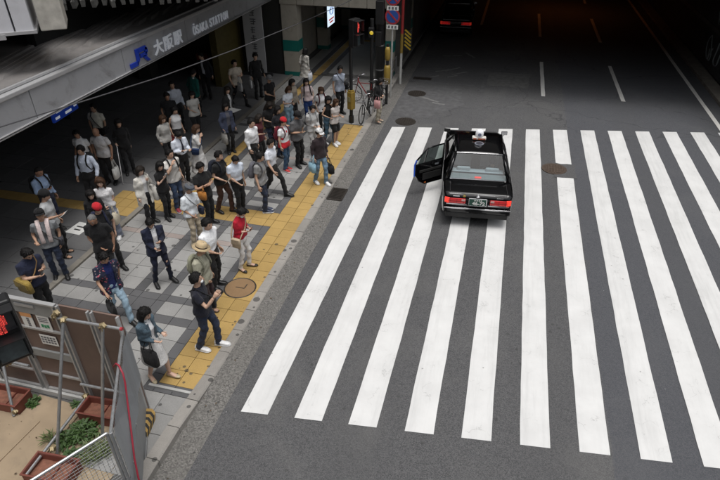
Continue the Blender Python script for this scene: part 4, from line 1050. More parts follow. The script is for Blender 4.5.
def car(label, loc, rz, taxi=True, lit=4.0):
    t = thing('taxi' if taxi else 'parked_car', label, 'taxi' if taxi else 'car', loc, rz)
    S = [(0.0, .72, .40, .80), (0.03, .78, .36, .86), (0.12, .825, .30, .915), (0.45, .845, .24, .935), (0.72, .848, .22, .945), (1.02, .85, .21, .95), (1.88, .85, .21, .945), (2.75, .85, .21, .94), (3.05, .848, .22, .93), (3.7, .835, .23, .86), (4.15, .81, .25, .79), (4.38, .76, .29, .73), (4.47, .69, .36, .66), (4.50, .60, .42, .60)]
    rings = [rring(*s, r=min(0.12, (s[3] - s[2]) * .3)) for s in S]
    b = MB(); b.loft(rings)
    if taxi:      # open doorway on the left rear
        V = np.concatenate(b.v); keep = [], []
        f2, m2 = [], []
        for f, m in zip(b.f, b.m):
            c = V[f].mean(0)
            if .72 < c[1] < 3.05 and c[2] > .90 and abs(c[0]) < .2: continue
            if 1.02 < c[1] < 1.88 and c[0] < -0.70 and c[2] > 0.3 and len(f) == 4: continue
            f2.append(f); m2.append(m)
        b.f, b.m = f2, m2
    body = b.build('body', M_car, t, smooth=True)
    # roof and pillars
    zb, zr = 0.93, 1.455
    base = [(-.755, .70), (.755, .70), (.755, 3.12), (-.755, 3.12)]
    roof = [(-.59, 1.20), (.59, 1.20), (.60, 2.42), (-.60, 2.42)]
    b = MB(); n = 9; v = []
    for j in range(n):
        for i in range(n):
            u, w = i / (n - 1), j / (n - 1)
            x = (-0.60 + 1.20 * u); y = 1.18 + (2.46 - 1.18) * w
            z = zr + 0.035 * (1 - (2 * u - 1) ** 2) * (1 - 0.5 * (2 * w - 1) ** 2) - 0.02 * (2 * w - 1) ** 2
            v.append([x, y, z])
    b.add(v, [[j * n + i, j * n + i + 1, (j + 1) * n + i + 1, (j + 1) * n + i] for j in range(n - 1) for i in range(n - 1)])
    ro = b.build('roof', M_car, t, smooth=True); md = ro.modifiers.new('s', 'SOLIDIFY'); md.thickness = 0.035; md.offset = -1
    b = MB()
    def pil():
        nonlocal b
        b.build('pillar', M_car, t, smooth=True); b = MB()
    for (p, q) in zip(base, roof):
        b.tube([(p[0], p[1], zb), (p[0] * .88, p[1] * .45 + q[1] * .55, zb + .3), (q[0], q[1], zr - .01)], [0.055, 0.045, 0.04], 8); pil()
    for sx in (-1, 1):
        b.tube([(sx * .76, 1.92, zb), (sx * .605, 1.88, zr)], 0.04, 8); pil()
        b.tube([(sx * .76, 1.02, zb), (sx * .62, 1.22, zr - .02)], 0.05, 8); pil()
        b.tube([(sx * .60, 1.2, zr), (sx * .605, 2.42, zr - .01)], 0.03, 8); b.build('roof_rail', M_car, t, smooth=True); b = MB()
    def pane(name, quad, m, par=t, sub=6):
        q = np.array(quad, float); b = MB(); v = []
        for j in range(sub + 1):
            for i in range(sub + 1):
                u, w = i / sub, j / sub
                p = (q[0] * (1 - u) + q[1] * u) * (1 - w) + (q[3] * (1 - u) + q[2] * u) * w
                v.append(p)
        b.add(v, [[j * (sub + 1) + i, j * (sub + 1) + i + 1, (j + 1) * (sub + 1) + i + 1, (j + 1) * (sub + 1) + i] for j in range(sub) for i in range(sub)])
        return b.build(name, m, par, smooth=True)
    rw = pane('rear_window', [(-.70, .735, zb + .02), (.70, .735, zb + .02), (.56, 1.185, zr - .015), (-.56, 1.185, zr - .015)], M_glass)
    b = MB(); b.tube([(-.71, .73, zb + .015), (.71, .73, zb + .015), (.575, 1.18, zr - .005), (-.575, 1.18, zr - .005), (-.71, .73, zb + .015)], 0.014, 6); b.build('window_surround', M_chrome, rw)
    pane('windscreen', [(.70, 3.08, zb + .02), (-.70, 3.08, zb + .02), (-.56, 2.44, zr - .015), (.56, 2.44, zr - .015)], M_glass)
    for sx in (-1, 1):
        pane('front_side_window', [(sx * .765, 1.96, zb), (sx * .765, 2.95, zb), (sx * .605, 2.42, zr - .03), (sx * .61, 1.92, zr - .02)], M_glass_d)
        if not (taxi and sx < 0): pane('rear_side_window', [(sx * .765, 1.05, zb), (sx * .765, 1.90, zb), (sx * .61, 1.86, zr - .02), (sx * .62, 1.26, zr - .03)], M_glass_d)
        b = MB(); b.box((sx * .853, 2.0, .62), (0.012, 3.3, 0.035)); b.build('side_moulding', M_chrome, t)
        for y in ((1.55, 2.55) if (sx > 0 or not taxi) else (2.55,)):
            b = MB(); b.box((sx * .862, y, .80), (0.02, 0.16, 0.03)); b.build('door_handle', M_chrome, t)
        # fender mirrors on stalks
        b = MB(); b.tube([(sx * .70, 3.42, .90), (sx * .78, 3.45, 1.0), (sx * .80, 3.45, 1.05)], 0.014, 6); b.box((sx * .81, 3.45, 1.09), (0.17, 0.05, 0.10), rz=sx * .15); b.build('fender_mirror', M_chrome if sx > 0 else M_trimblk, t, bevel=0.012)
    # trunk details and shut lines
    for (c_, sz) in (((0, 0.70, .948), (1.30, 0.008, 0.006)), ((-.68, 0.39, .936), (0.008, 0.62, 0.008)), ((.68, 0.39, .936), (0.008, 0.62, 0.008))):
        b = MB(); b.box(c_, sz); b.build('shut_line', mat('shut_gap', (0.03, 0.03, 0.032), 0.5), t)
    for sx in (-1, 1):
        for y in (1.02, 1.90, 2.86):
            b = MB(); b.box((sx * .852, y, .58), (0.006, 0.008, 0.6)); b.build('shut_line', MATS['shut_gap'], t)
    b = MB(); b.tube([(-.45, 0.95, zr - .3), (-.45, 0.55, 1.25)], 0.003, 5); b.build('aerial', M_chrome, t)
    b = MB(); b.box((0, 0.06, 0.885), (1.36, 0.018, 0.018)); b.build('trunk_trim', M_chrome, t)
    b = MB(); b.box((0, 0.005, 0.48), (1.62, 0.10, 0.13)); bp = b.build('rear_bumper', M_car, t, bevel=0.035)
    b = MB(); b.box((0, -0.05, 0.545), (1.60, 0.02, 0.035)); b.build('chrome_strip', M_chrome, bp, bevel=0.006)
    b = MB(); b.box((0, 0.03, 0.34), (1.5, 0.1, 0.14)); b.build('rear_valance', M_trimblk, t, bevel=0.02)
    M_tl = emit('tail_red_dim', (0.9, 0.02, 0.02), 0.15, (0.35, 0.01, 0.012)) if taxi else emit('tail_red_far', (1, 0.03, 0.03), 0.14, (0.3, 0.0, 0.0))
    M_br = emit('brake_red_lit' if taxi else 'brake_red_far', (1.0, 0.06, 0.03), 0.75 if taxi else .15, (0.5, 0.02, 0.02))
    for sx in (-1, 1):
        b = MB(); b.box((sx * .50, 0.012, .725), (0.42, 0.06, 0.13)); tl = b.build('tail_lamp', M_tl, t, bevel=0.012)
        b = MB(); b.box((sx * .725, 0.035, .728), (0.12, 0.08, 0.14), rz=sx * .35); b.build('brake_lamp', M_br, tl, bevel=0.012)
        for i in range(3):
            b = MB(); b.box((sx * (.335 + .165 * i), -0.0195, .725), (0.006, 0.006, 0.125)); b.build('lens_divider', M_trimblk, tl)
        b = MB(); b.box((sx * .50, -0.0195, .715), (0.40, 0.006, 0.006)); b.build('lens_divider', M_trimblk, tl)
        b = MB(); b.box((sx * .345, -0.019, .755), (0.09, 0.008, 0.05)); b.build('reversing_lamp', mat('lamp_clear', (0.55, 0.35, 0.33), 0.15), tl)
        b = MB(); b.box((sx * .50, -0.02, .645), (0.5, 0.02, 0.018)); b.build('lamp_trim', M_chrome, tl)
    if taxi:
        b = MB(); b.box((0, -0.012, .715), (0.44, 0.03, 0.20)); pf = b.build('plate_frame', M_chrome, t, bevel=0.01)
        b = MB(); b.box((0, -0.028, .715), (0.40, 0.012, 0.165)); b.build('number_plate', mat('plate_green', (0.012, 0.06, 0.04), 0.5), pf)
        V, F = text_mb('46-72', 0.14, 0.003, 0.004)
        V[:, 0] -= (V[:, 0].min() + V[:, 0].max()) / 2; V[:, 0] *= 0.30 / (V[:, 0].max() - V[:, 0].min())
        b = MB(); b.add(np.stack([V[:, 0] + .02, -0.037 - V[:, 2], .655 + V[:, 1] * .85], 1), [f[::1] for f in F]); b.build('plate_number', MATS['plate_white'], pf)
        for i in range(4):
            b = MB(); b.box((-0.07 + .05 * i, -0.037, .775), (0.03, 0.004, 0.028)); b.build('plate_character', MATS['plate_white'], pf)
        b = MB(); b.ell((0, 0.02, .845), (0.05, 0.012, 0.03)); b.build('badge', M_chrome, t)
        b = MB(); b.ell((-0.33, 0.02, .84), (0.035, 0.012, 0.035)); b.build('round_sticker', mat('sticker_gold', (0.35, 0.25, 0.05), 0.5), t)
        for sx in (-1, 1):
            b = MB(); b.box((sx * .52, 0.02, .84), (0.15, 0.01, 0.025)); b.build('lettering_badge', M_chrome, t)
        # roof lamp
        sl = MB(); sl.box((0, 1.98, 1.535), (0.36, 0.14, 0.07)); slo = sl.build('roof_sign', mat('roof_sign_white', (0.66, 0.64, 0.60), 0.4), t, bevel=0.02)
        b = MB(); b.loft([[(0.105 * math.cos(a) * k, 1.98 + .085 * math.sin(a) * k, z) for a in np.linspace(0, 2 * math.pi, 16, endpoint=False)] for (z, k) in ((1.57, .8), (1.61, 1.0), (1.69, 1.0), (1.74, .8), (1.77, .35))]); lp = b.build('lamp_globe', emit('globe_white', (1, 1, 1), 0.12, (0.75, 0.76, 0.8)), slo, smooth=True)
        b = MB(); b.tube([(0, 1.888, 1.65), (0, 1.900, 1.65)], 0.045, 14); b.build('globe_emblem', mat('emblem_grey', (0.2, 0.22, 0.3), 0.5), lp)
        for (x, w, m) in ((-.11, .08, 'r'), (0.03, .12, 'o'), (.13, .05, 'r')):
            b = MB(); b.box((x, 1.906, 1.53), (w, 0.008, 0.035)); b.build('sign_print', mat('print_red', (0.45, 0.12, 0.06), 0.5), slo)
        b = MB(); b.tube([(0, 1.72, zr + .032), (0, 1.72, zr + .037)], 0.12, 24); em = b.build('roof_number_disc', mat('disc_grey', (0.16, 0.17, 0.2), 0.5), t)
        b = MB(); b.tube([(0, 1.72, zr + .036), (0, 1.72, zr + .041)], 0.085, 24); b.build('disc_centre', mat('disc_dark', (0.03, 0.03, 0.04), 0.5), em)
        b = MB(); b.box((0, .80, zb + .045), (0.16, 0.03, 0.03)); b.build('high_brake_light', emit('high_brake', (1, 0.08, 0.06), 1.2, (0.5, .03, .03)), t)
        # interior
        for x in (-.36, .36):
            b = MB(); b.box((x, 2.20, .82), (0.50, 0.14, 0.60)); b.box((x, 2.19, 1.20), (0.27, 0.10, 0.17)); se_ = b.build('front_seat', M_seat, t, bevel=0.04)
            b = MB(); b.box((x, 2.12, .88), (0.48, 0.02, 0.46)); b.box((x, 2.125, 1.20), (0.28, 0.02, 0.17)); b.build('seat_cover', M_seatw, se_, bevel=0.008)
        b = MB(); b.box((0, 1.13, .76), (1.30, 0.16, 0.44)); b.box((0, 1.45, .52), (1.3, .5, .12)); sr = b.build('rear_seat', M_seat, t, bevel=0.05)
        b = MB(); b.box((0, 1.46, .59), (1.26, 0.46, 0.02)); b.box((0, 1.14, .99), (1.28, .19, .02)); b.build('seat_cover', M_seatw, sr, bevel=0.008)
        for x in (-.36, .36):
            b = MB(); b.box((x, 1.13, 1.03), (.34, .09, .13)); b.build('headrest', M_seatw, sr, bevel=0.03)
        b = MB(); b.box((0, 0.90, .93), (1.40, 0.32, 0.03)); b.build('parcel_shelf', mat('shelf_grey', (0.30, 0.32, 0.33), 0.8), t)
        b = MB(); b.box((0, 1.55, .35), (1.5, 1.1, 0.04)); b.box((-.1, 1.25, .55), (1.4, 0.5, 0.2)); b.build('cabin_floor', M_seat, t)
        b = MB(); b.tube([(.36 + .17 * math.cos(a), 2.78 + .03 * math.sin(a), 1.0 + .17 * math.sin(a)) for a in np.linspace(0, 2 * math.pi, 20)], 0.014, 6, False); b.build('steering_wheel', M_trimblk, t)
        # open left rear door
        dr = bpy.data.objects.new('rear_door', None); COL.objects.link(dr); dr.parent = t; dr.location = (-.85, 1.90, 0); dr.rotation_euler.z = R(-52)
        b = MB(); prof = [(-.02, .30), (-.62, .30), (-.80, .42), (-.93, .62), (-.93, .93), (-.02, .94)]
        rA = [(0.0, y, z) for y, z in prof]; rB = [(-0.055, y, z) for y, z in prof]
        b.loft([rA, rB]); b.build('door_skin', M_car, dr, bevel=0.012)
        b = MB(); b.tube([(-.03, -.03, .93), (.06, -.10, 1.40), (.06, -.62, 1.39), (-.02, -.90, 1.05), (-.03, -.92, .93)], 0.022, 8); b.tube([(.0, -.66, .93), (.06, -.60, 1.39)], 0.012, 6); b.build('window_frame', M_car, dr, smooth=True)
        pane('door_glass', [(-.02, -.05, .93), (-.02, -.65, .93), (.055, -.60, 1.37), (.055, -.12, 1.38)], glass('door_pane', (0.35, 0.42, 0.40)), dr)
        pane('quarter_glass', [(-.02, -.68, .93), (-.02, -.90, .93), (.0, -.86, 1.08), (.05, -.64, 1.34)], glass('door_pane', (0.35, 0.42, 0.40)), dr)
        b = MB(); b.box((.012, -.45, .72), (0.03, 0.72, 0.07)); b.box((.01, -.40, .55), (0.025, 0.6, 0.2)); b.build('door_card', M_trimblk, dr, bevel=0.012)
        b = MB(); b.box((.03, -.28, .86), (0.02, 0.12, 0.05)); b.build('inner_handle', M_chrome, dr)
        b = MB(); b.tube([(-.03, -.945, .60), (-.03, -.95, .93), (.0, -.915, 1.07)], 0.02, 6); b.build('blue_edge_guard', mat('guard_blue', (0.03, 0.12, 0.65), 0.4), dr)
        b = MB(); b.box((-.01, -.60, .36), (0.02, 0.06, 0.03)); b.build('reflector', emit('door_reflector', (1, 0.25, 0.05), 0.5, (0.5, 0.1, 0.02)), dr)
    # wheels
    for (x, y) in ((-.74, .92), (.74, .92), (-.74, 3.62), (.74, 3.62)):
        sx = 1 if x > 0 else -1
        b = MB(); ring = []
        for (dx, r) in ((-.09, .24), (-.10, .29), (-.07, .315), (.07, .315), (.10, .29), (.09, .24)): ring.append([(x + dx, y + r * math.cos(a), .315 + r * math.sin(a)) for a in np.linspace(0, 2 * math.pi, 24, endpoint=False)])
        b.loft(ring, caps=False); wh = b.build('wheel', M_rubber, t, smooth=True)
        b = MB(); b.tube([(x - .06, y, .315), (x + sx * .085, y, .315)], [0.24, 0.24], 20); b.tube([(x + sx * .08, y, .315), (x + sx * .10, y, .315)], [0.08, 0.06], 12); b.build('rim', M_rim, wh)
        b = MB(); b.tube([(x - .11, y, .33), (x + .112, y, .33)], 0.36, 24); b.build('wheel_arch', M_trimblk, t)
    return t
car('black taxi with its left rear door open on the crossing', (-0.13, 12.08, 0.0), R(6.0))
# driver seen through the rear glass is added with the people
c2 = car('dark car with red tail lamps deep in the underpass', (-2.62, 30.3, 0.0), R(2), taxi=False)
b = MB(); b.box((0, 0, 0), (0.22, 0.05, 0.12)); 
tr = thing('oncoming_headlamp', 'small warm headlamp of a vehicle far inside underpass', 'headlamp', (-2.3, 43.5, 0.95))
b.build('lens', emit('warm_headlamp', (1, 0.62, 0.3), 2.5), tr, bevel=0.02)

# ------------------------------------------------------------------ bicycles by the signal pole
def bicycle(label, loc, rz, colr, basket=True):
    t = thing('bicycle', label, 'bicycle', loc, rz, 'bicycles parked beside the signal pole')
    M_f = mat('bike_%s' % colr[0], colr[1], 0.35, 0.3)
    for y in (-.53, .53):
        b = MB(); b.tube([(0, y + .32 * math.cos(a), .335 + .32 * math.sin(a)) for a in np.linspace(0, 2 * math.pi, 28)], 0.018, 6, False); w = b.build('wheel', M_rubber, t, smooth=True)
        b = MB()
        for k in range(10):
            a = math.pi * k / 10; b.tube([(0, y - .31 * math.cos(a), .335 - .31 * math.sin(a)), (0, y + .31 * math.cos(a), .335 + .31 * math.sin(a))], 0.0025, 4)
        b.build('spokes', M_chrome, w)
    b = MB(); bb_, hs, st_ = (0, -.08, .29), (0, .38, .82), (0, -.22, .80)
    b.tube([bb_, hs], .018); b.tube([bb_, st_], .016); b.tube([st_, (0, .36, .74)], .014); b.tube([(0, -.53, .335), bb_], .011); b.tube([(0, -.53, .335), (0, -.2, .66)], .010); b.tube([(0, .53, .335), (0, .42, .66), (0, .36, .95)], .014)
    b.build('frame', M_f, t, smooth=True)
    b = MB(); b.tube([(-.27, .20, 1.03), (-.2, .30, 1.02), (0, .36, .97), (.2, .30, 1.02), (.27, .20, 1.03)], .012); b.build('handlebar', M_chrome, t, smooth=True)
    b = MB(); b.loft([[(-.09, -.36, .86), (.09, -.36, .86), (.09, -.36, .90), (-.09, -.36, .90)], [(-.07, -.22, .87), (.07, -.22, .87), (.07, -.22, .91), (-.07, -.22, .91)], [(-.02, -.08, .87), (.02, -.08, .87), (.02, -.08, .90), (-.02, -.08, .90)]]); b.build('saddle', M_trimblk, t, bevel=0.012)
    if basket:
        b = MB()
        for k in range(9):
            x = -.17 + .0425 * k; b.tube([(x, .44, .98), (x * .8, .46, .76), (x * .8, .66, .76), (x, .70, .98)], .004, 4)
        for z, k in ((.98, 1), (.9, .95), (.83, .9), (.76, .8)):
            b.tube([(-.17 * k, .45, z), (.17 * k, .45, z), (.17 * k, .69, z), (-.17 * k, .69, z), (-.17 * k, .45, z)], .005, 4)
        b.build('basket', M_chrome, t)
    b = MB(); b.tube([(.07, -.08, .29), (.09, -.02, .15)], .01); b.box((.13, -.02, .14), (.09, .06, .02)); b.tube([(-.07, -.08, .29), (-.09, -.14, .43)], .01); b.box((-.13, -.14, .43), (.09, .06, .02)); b.build('crank', M_trimblk, t)
    b = MB(); b.tube([(.02, -.5, .33), (.16, -.42, .0)], .01); b.build('kickstand', M_chrome, t)
    return t
bicycle('black city bicycle standing nearest the signal pole', (-4.42, 18.35, 0.02), R(176), ('black', (0.012, 0.012, 0.013)))
bicycle('dark bicycle with wire basket behind the nearest bicycle', (-4.20, 19.2, 0.02), R(-8), ('dark', (0.03, 0.03, 0.035)))
bicycle('red framed bicycle leaning beside the utility pole', (-4.75, 19.75, 0.02), R(70), ('red', (0.25, 0.02, 0.02)))
# ------------------------------------------------------------------ people
HAIRC = {'black': (0.012, 0.011, 0.011), 'dark': (0.022, 0.017, 0.014), 'brown': (0.055, 0.028, 0.016), 'grey': (0.16, 0.16, 0.16), 'red': (0.5, 0.02, 0.02)}
def nrm(v): v = np.asarray(v, float); return v / (np.linalg.norm(v) + 1e-9)
ARMS = {   # elbow and wrist relative to the shoulder, +x outward, +y forward
    'down': ((.05, -.03, -.275), (.055, .05, -.52)), 'down2': ((.07, -.05, -.27), (.07, .0, -.52)),
    'phone': ((.03, .02, -.28), (-.09, .24, -.22)), 'phone_high': ((.03, .12, -.25), (-.09, .27, -.06)), 'phone_low': ((.03, -.01, -.28), (-.09, .20, -.32)),
    'face': ((.0, .17, -.21), (-.12, .15, .02)), 'cross': ((.05, .07, -.26), (-.20, .17, -.22)), 'raise': ((.04, .19, -.19), (.0, .30, .03)),
    'strap': ((.06, -.02, -.27), (-.04, .14, -.10)), 'carry': ((.05, -.03, -.275), (.02, .19, -.33)), 'back': ((.06, -.11, -.25), (-.09, -.17, -.42)),
    'swingf': ((.05, .09, -.265), (.04, .26, -.46)), 'swingb': ((.06, -.13, -.25), (.06, -.12, -.50)), 'front': ((.04, .03, -.275), (-.11, .15, -.43)), 'pocket': ((.10, -.05, -.26), (.02, .05, -.45))}
LEGS = {   # ankle (x out, y forward) left, right, knee bend, drop
    'stand': ((.095, -.02), (.095, .03), .02, 0.0), 'relax': ((.12, .05), (.10, -.05), .03, 0.004), 'wide': ((.19, .02), (.19, -.02), .02, 0.02),
    'walk': ((.075, .27), (.075, -.27), .05, 0.045), 'walk2': ((.075, -.25), (.075, .27), .05, 0.04), 'step': ((.09, .14), (.09, -.13), .04, 0.012), 'step2': ((.09, -.13), (.09, .14), .04, 0.012),
    'together': ((.065, .0), (.065, .02), .01, 0.0), 'stride': ((.09, .36), (.09, -.30), .04, 0.075), 'sit': ((.10, .50), (.10, .50), 0, 0.47)}
PEOPLE = []
GARMENTS = []      # (temp object, finish callback)
TMPCOL = bpy.data.collections.new('tmp'); COL.children.link(TMPCOL)
def remesh_later(mb, voxel, smooth, finish):
    o = bpy.data.objects.new('tmp', mb.mesh('tmp')); TMPCOL.objects.link(o)
    r = o.modifiers.new('r', 'REMESH'); r.mode = 'VOXEL'; r.voxel_size = voxel; r.use_smooth_shade = True
    s = o.modifiers.new('s', 'SMOOTH'); s.factor = 0.5; s.iterations = smooth
    GARMENTS.append((o, finish))
def verts_of(me):
    V = np.empty(len(me.vertices) * 3); me.vertices.foreach_get('co', V); return V.reshape(-1, 3)
def normals_of(me):
    N = np.empty(len(me.vertices) * 3); me.vertices.foreach_get('normal', N); return N.reshape(-1, 3)
def wrinkle(V, seed, kz=1.0):
    ph = rng.uniform(0, 6.28, 12); w = V + 0.05 * np.sin(V[:, [1, 2, 0]] * 9 + ph[:3])
    d = np.sin(w @ np.array([17., 9, 31 * kz]) + ph[3]) + 0.8 * np.sin(w @ np.array([-21., 14, 24 * kz]) + ph[4]) + 0.6 * np.sin(w @ np.array([33., -27, 11 * kz]) + ph[5]) + 0.5 * np.sin(w @ np.array([9., 41, -38 * kz]) + ph[6])
    return d / 2.9
def superring(z, a, b, cy=0.0, cx=0.0, n=20, p=2.4):
    t = np.linspace(0, 2 * math.pi, n, endpoint=False); c, s = np.cos(t), np.sin(t)
    return np.stack([cx + a * np.sign(c) * np.abs(c) ** (2 / p), cy + b * np.sign(s) * np.abs(s) ** (2 / p), np.full(n, z)], 1)

class Person:
    def __init__(s, x, y, a, h=1.70, sex='m', **k):
        s.k = k; s.sex = sex; s.s = h / 1.70; s.a = a; s.f = sex == 'f'
        s.root = thing('person', k['label'], 'person', (x, y, k.get('z', 0.014)), -R(a), 'pedestrians')
        s.lean = R(k.get('lean', 3)); s.tw = R(k.get('twist', 0))
        s.hy, s.hp = (R(v) for v in k.get('head', (0, 8)))
        s.hy += rng.normal(0, .16); s.hp += rng.normal(0, .06); s.roll = rng.normal(0, .07); s.tw += rng.normal(0, .09); s.lean += rng.normal(0, .02); s.hip = rng.normal(0, .018); s.side = rng.normal(0, .022); s.fyaw = rng.normal(0, .12, 2)
        s.drop = LEGS[k.get('legs', 'stand')][3]
        s.vox = k.get('vox', 0.016)
        s.hand = {}; kx = random.uniform(.95, 1.07); s.root.scale = (kx, random.uniform(.96, 1.08), 1.0)
        s.build()
    # upper body transform: twist, lean about the hips, drop with the stride
    def U(s, P):
        P = np.asarray(P, float).copy().reshape(-1, 3); piv = np.array([0, 0, .93]); w = np.clip((P[:, 2] - .93) / .25, 0, 1)[:, None]
        q = P - piv; ca, sa = math.cos(-s.lean), math.sin(-s.lean)
        r = np.stack([q[:, 0], ca * q[:, 1] - sa * q[:, 2], sa * q[:, 1] + ca * q[:, 2]], 1)
        ct, st = math.cos(s.tw), math.sin(s.tw)
        r = np.stack([ct * r[:, 0] - st * r[:, 1], st * r[:, 0] + ct * r[:, 1], r[:, 2]], 1)
        out = q * (1 - w) + r * w + piv - np.array([0, 0, s.drop])
        out[:, 0] += s.side * np.clip(out[:, 2] - .9, 0, 1) + s.hip * np.clip(1 - np.abs(out[:, 2] - .95) / .35, 0, 1)
        return out
    def Hd(s, P):      # head-local -> person
        P = np.asarray(P, float).reshape(-1, 3)
        m = np.array(Matrix.Rotation(s.hy, 3, 'Z') @ Matrix.Rotation(-s.hp, 3, 'X') @ Matrix.Rotation(s.roll, 3, 'Y'))
        q = (P + np.array([0, .012, .105])) @ m.T
        return s.Uabs(q + np.array([0, -.005, 1.48]))
    def Uabs(s, P):
        return s.U(P)
    def part(s, mb, name, mats, smooth=True, parent=None, kind=None, bevel=0):
        mb.xf(lambda V: V * s.s); return mb.build(name, mats, parent or s.root, smooth, bevel)
    def cloth_part(s, mb, name, m, voxel, amp, post=None, smooth=3, kz=1.0):
        mb.xf(lambda V: V * s.s)
        def fin(me):
            V = verts_of(me); N = normals_of(me)
            hz = 1.0 - 0.5 * np.clip(np.abs(V[:, 2] / s.s - 1.33) / 0.1 < 1, 0, 1)
            wr_ = wrinkle(V, 0, kz); wr_ = np.where(wr_ > 0, wr_ ** .8 if False else np.abs(wr_) ** .8, -np.abs(wr_) ** 1.6)
            V2 = V + N * (wr_ * amp * hz)[:, None]
            me.vertices.foreach_set('co', V2.ravel())
            me.materials.clear(); me.materials.append(m)
            if post: post(me)
            me.update()
            me.polygons.foreach_set('use_smooth', [True] * len(me.polygons))
            o = bpy.data.objects.new(name, me); COL.objects.link(o); o.parent = s.root
            me.name = name
        remesh_later(mb, voxel, smooth, fin)
    def build(s):
        k = s.k; f = s.f
        sw = .150 if f else .172; bw = 0.90 if f else 1.0
        s.sw = sw
        tone = k.get('tone', 0)
        # ---- skeleton
        arms = k.get('arms', ('down', 'down'))
        s.J = {}
        for side, sg, nm in (('L', -1, arms[0]), ('R', 1, arms[1])):
            e, w = ((np.array(v) + rng.normal(0, .024, 3)) * np.array([sg, 1, 1]) for v in ARMS[nm])
            S_ = np.array([sg * sw, -.012, 1.372])
            e = S_ + nrm(e) * .275; wr = S_ + w; wr = e + nrm(wr - e) * .245
            s.J[side] = [s.U(v)[0] for v in (S_, e, wr)]
        lg = LEGS[k.get('legs', 'stand')]
        s.K = {}
        for side, sg, (ox, oy) in (('L', -1, lg[0]), ('R', 1, lg[1])):
            hp = np.array([sg * .088, 0, .89 - s.drop]); lift = 0.03 if oy < -.2 else 0.0
            an = np.array([sg * ox + rng.normal(0, .018), oy + rng.normal(0, .022), .085 + lift])
            mid = (hp + an) / 2; d = np.linalg.norm(an - hp); bend = max(0.0, .42 ** 2 - (d / 2) ** 2) ** .5 * .55 + lg[2] * .4
            kn = mid + np.array([0, bend if oy > -.2 else bend + .03, .03])
            if k.get('legs') == 'sit': kn = np.array([sg * .11, .42, .50])
            s.K[side] = [hp, kn, an, lift]
        # ---- body (skin), one mesh
        b = MB()
        tr = [superring(z, a * bw * .86, d * .86, cy) for z, a, d, cy in ((.80, .13, .09, 0), (.90, .165, .115, 0), (1.05, .14, .10, 0), (1.2, .155, .11, 0), (1.3, .165, .11, -.005), (1.37, .15, .09, -.012), (1.42, .08, .065, -.012))]
        b.loft([s.U(r) for r in tr])
        nr = .044 if f else .053
        b.tube(s.U([(0, -.02, 1.36), (0, -.012, 1.44), (0, .0, 1.50), (0, .008, 1.56)]), [nr + .018, nr + .004, nr, nr * .95], 12)
        ar = .80 if f else 1.0
        for sd in 'LR':
            S_, e, w = s.J[sd]; b.tube([S_, S_ * .5 + e * .5, e, e * .55 + w * .45, w], [.047 * ar, .043 * ar, .037 * ar, .036 * ar, .025 * ar], 10)
            hp, kn, an, _ = s.K[sd]; b.tube([hp, hp * .5 + kn * .5, kn, kn * .6 + an * .4, an], [.074, .066, .05, .05, .033], 10)
        def fin_body(me, b2=None):
            V = verts_of(me); F = [list(p.vertices) for p in me.polygons]
            bpy.data.meshes.remove(me); fb = MB(); fb.add(V, F); s.add_head(fb); s.add_hands(fb); s.add_feet_skin(fb)
            o = fb.build('body', [skin_mat(tone), mat('eye_white', (.30, .27, .25), .5), mat('eye_dark', (.01, .008, .007), .2), mat('lips', (.36, .15, .13), .5), hair_mat('hair_' + k.get('hair', ('short', 'black'))[1], HAIRC[k.get('hair', ('short', 'black'))[1]])], s.root, True)
        b.xf(lambda V: V * s.s); remesh_later(b, 0.021, 2, fin_body)
        # ---- clothes
        s.top(*k['top']); s.bottom(*k['bottom']); s.shoes(*(k.get('shoes', ('shoe', (.015, .015, .015)))))
        s.hair(*k.get('hair', ('short', 'black')))
        if 'hat' in k: s.hat(*k['hat'])
        if k.get('mask'):
            b = MB(); b.ell((0, .070, -.045), (.058, .032, .040), 12, 8); b.xf(s.Hd); s.part(b, 'face_mask', mat('mask_white', (.72, .74, .76), .8))
        if k.get('glasses'):
            b = MB()
            for sg in (-1, 1): b.tube([(sg * .032 + .02 * math.cos(a), .096, .006 + .016 * math.sin(a)) for a in np.linspace(0, 6.283, 12)], .0025, 4, False); b.tube([(sg * .053, .094, .01), (sg * .08, .01, .01)], .0025, 4)
            b.xf(s.Hd); s.part(b, 'glasses', mat('black_trim', (.012, .012, .012), .6))
        s.extras(k.get('extras', ()))
    def add_head(s, fb):
        nu, nv = 24, 16; v = []; 
        for i in range(nv + 1):
            ph = -math.pi / 2 + math.pi * i / nv
            for j in range(nu):
                th = 2 * math.pi * j / nu; dx, dy, dz = math.sin(th) * math.cos(ph), math.cos(th) * math.cos(ph), math.sin(ph)
                x, y, z = .076 * dx, .094 * dy, .114 * dz
                if dz < 0:
                    x *= 1 - .30 * dz * dz; front = max(dy, 0)
                    y += .016 * (-dz) * (front ** .5) ; 
                    if dy < 0: y *= 1 - .30 * (-dz)
                if dy > .5: y -= .006 * math.exp(-((abs(x) - .03) / .016) ** 2 - ((z - .008) / .014) ** 2)      # eye sockets
                v.append([x, y, z])
        hb = MB(); F = [[i * nu + j, (i + 1) * nu + j, (i + 1) * nu + (j + 1) % nu, i * nu + (j + 1) % nu] for i in range(nv) for j in range(nu)]
        hb.add(v, F, 0)
        hb.loft([[(sx * w, y, z) for sx, z, y in ((-1, zc, yb), (0, zc, yf), (1, zc, yb))] for (zc, w, yb, yf) in ((.022, .008, .082, .091), (-.012, .011, .080, .104), (-.030, .017, .078, .112), (-.040, .012, .078, .092))], mi=0)
        for sg in (-1, 1):
            hb.ell((sg * .076, -.006, -.004), (.010, .019, .030), 8, 6, 0)
            hb.ell((sg * .031, .079, .006), (.0145, .009, .0075), 8, 5, 1); hb.ell((sg * .031, .0845, .006), (.0065, .005, .0065), 8, 5, 2)
            hb.ell((sg * .031, .083, .027), (.020, .006, .0042), 8, 5, 4)
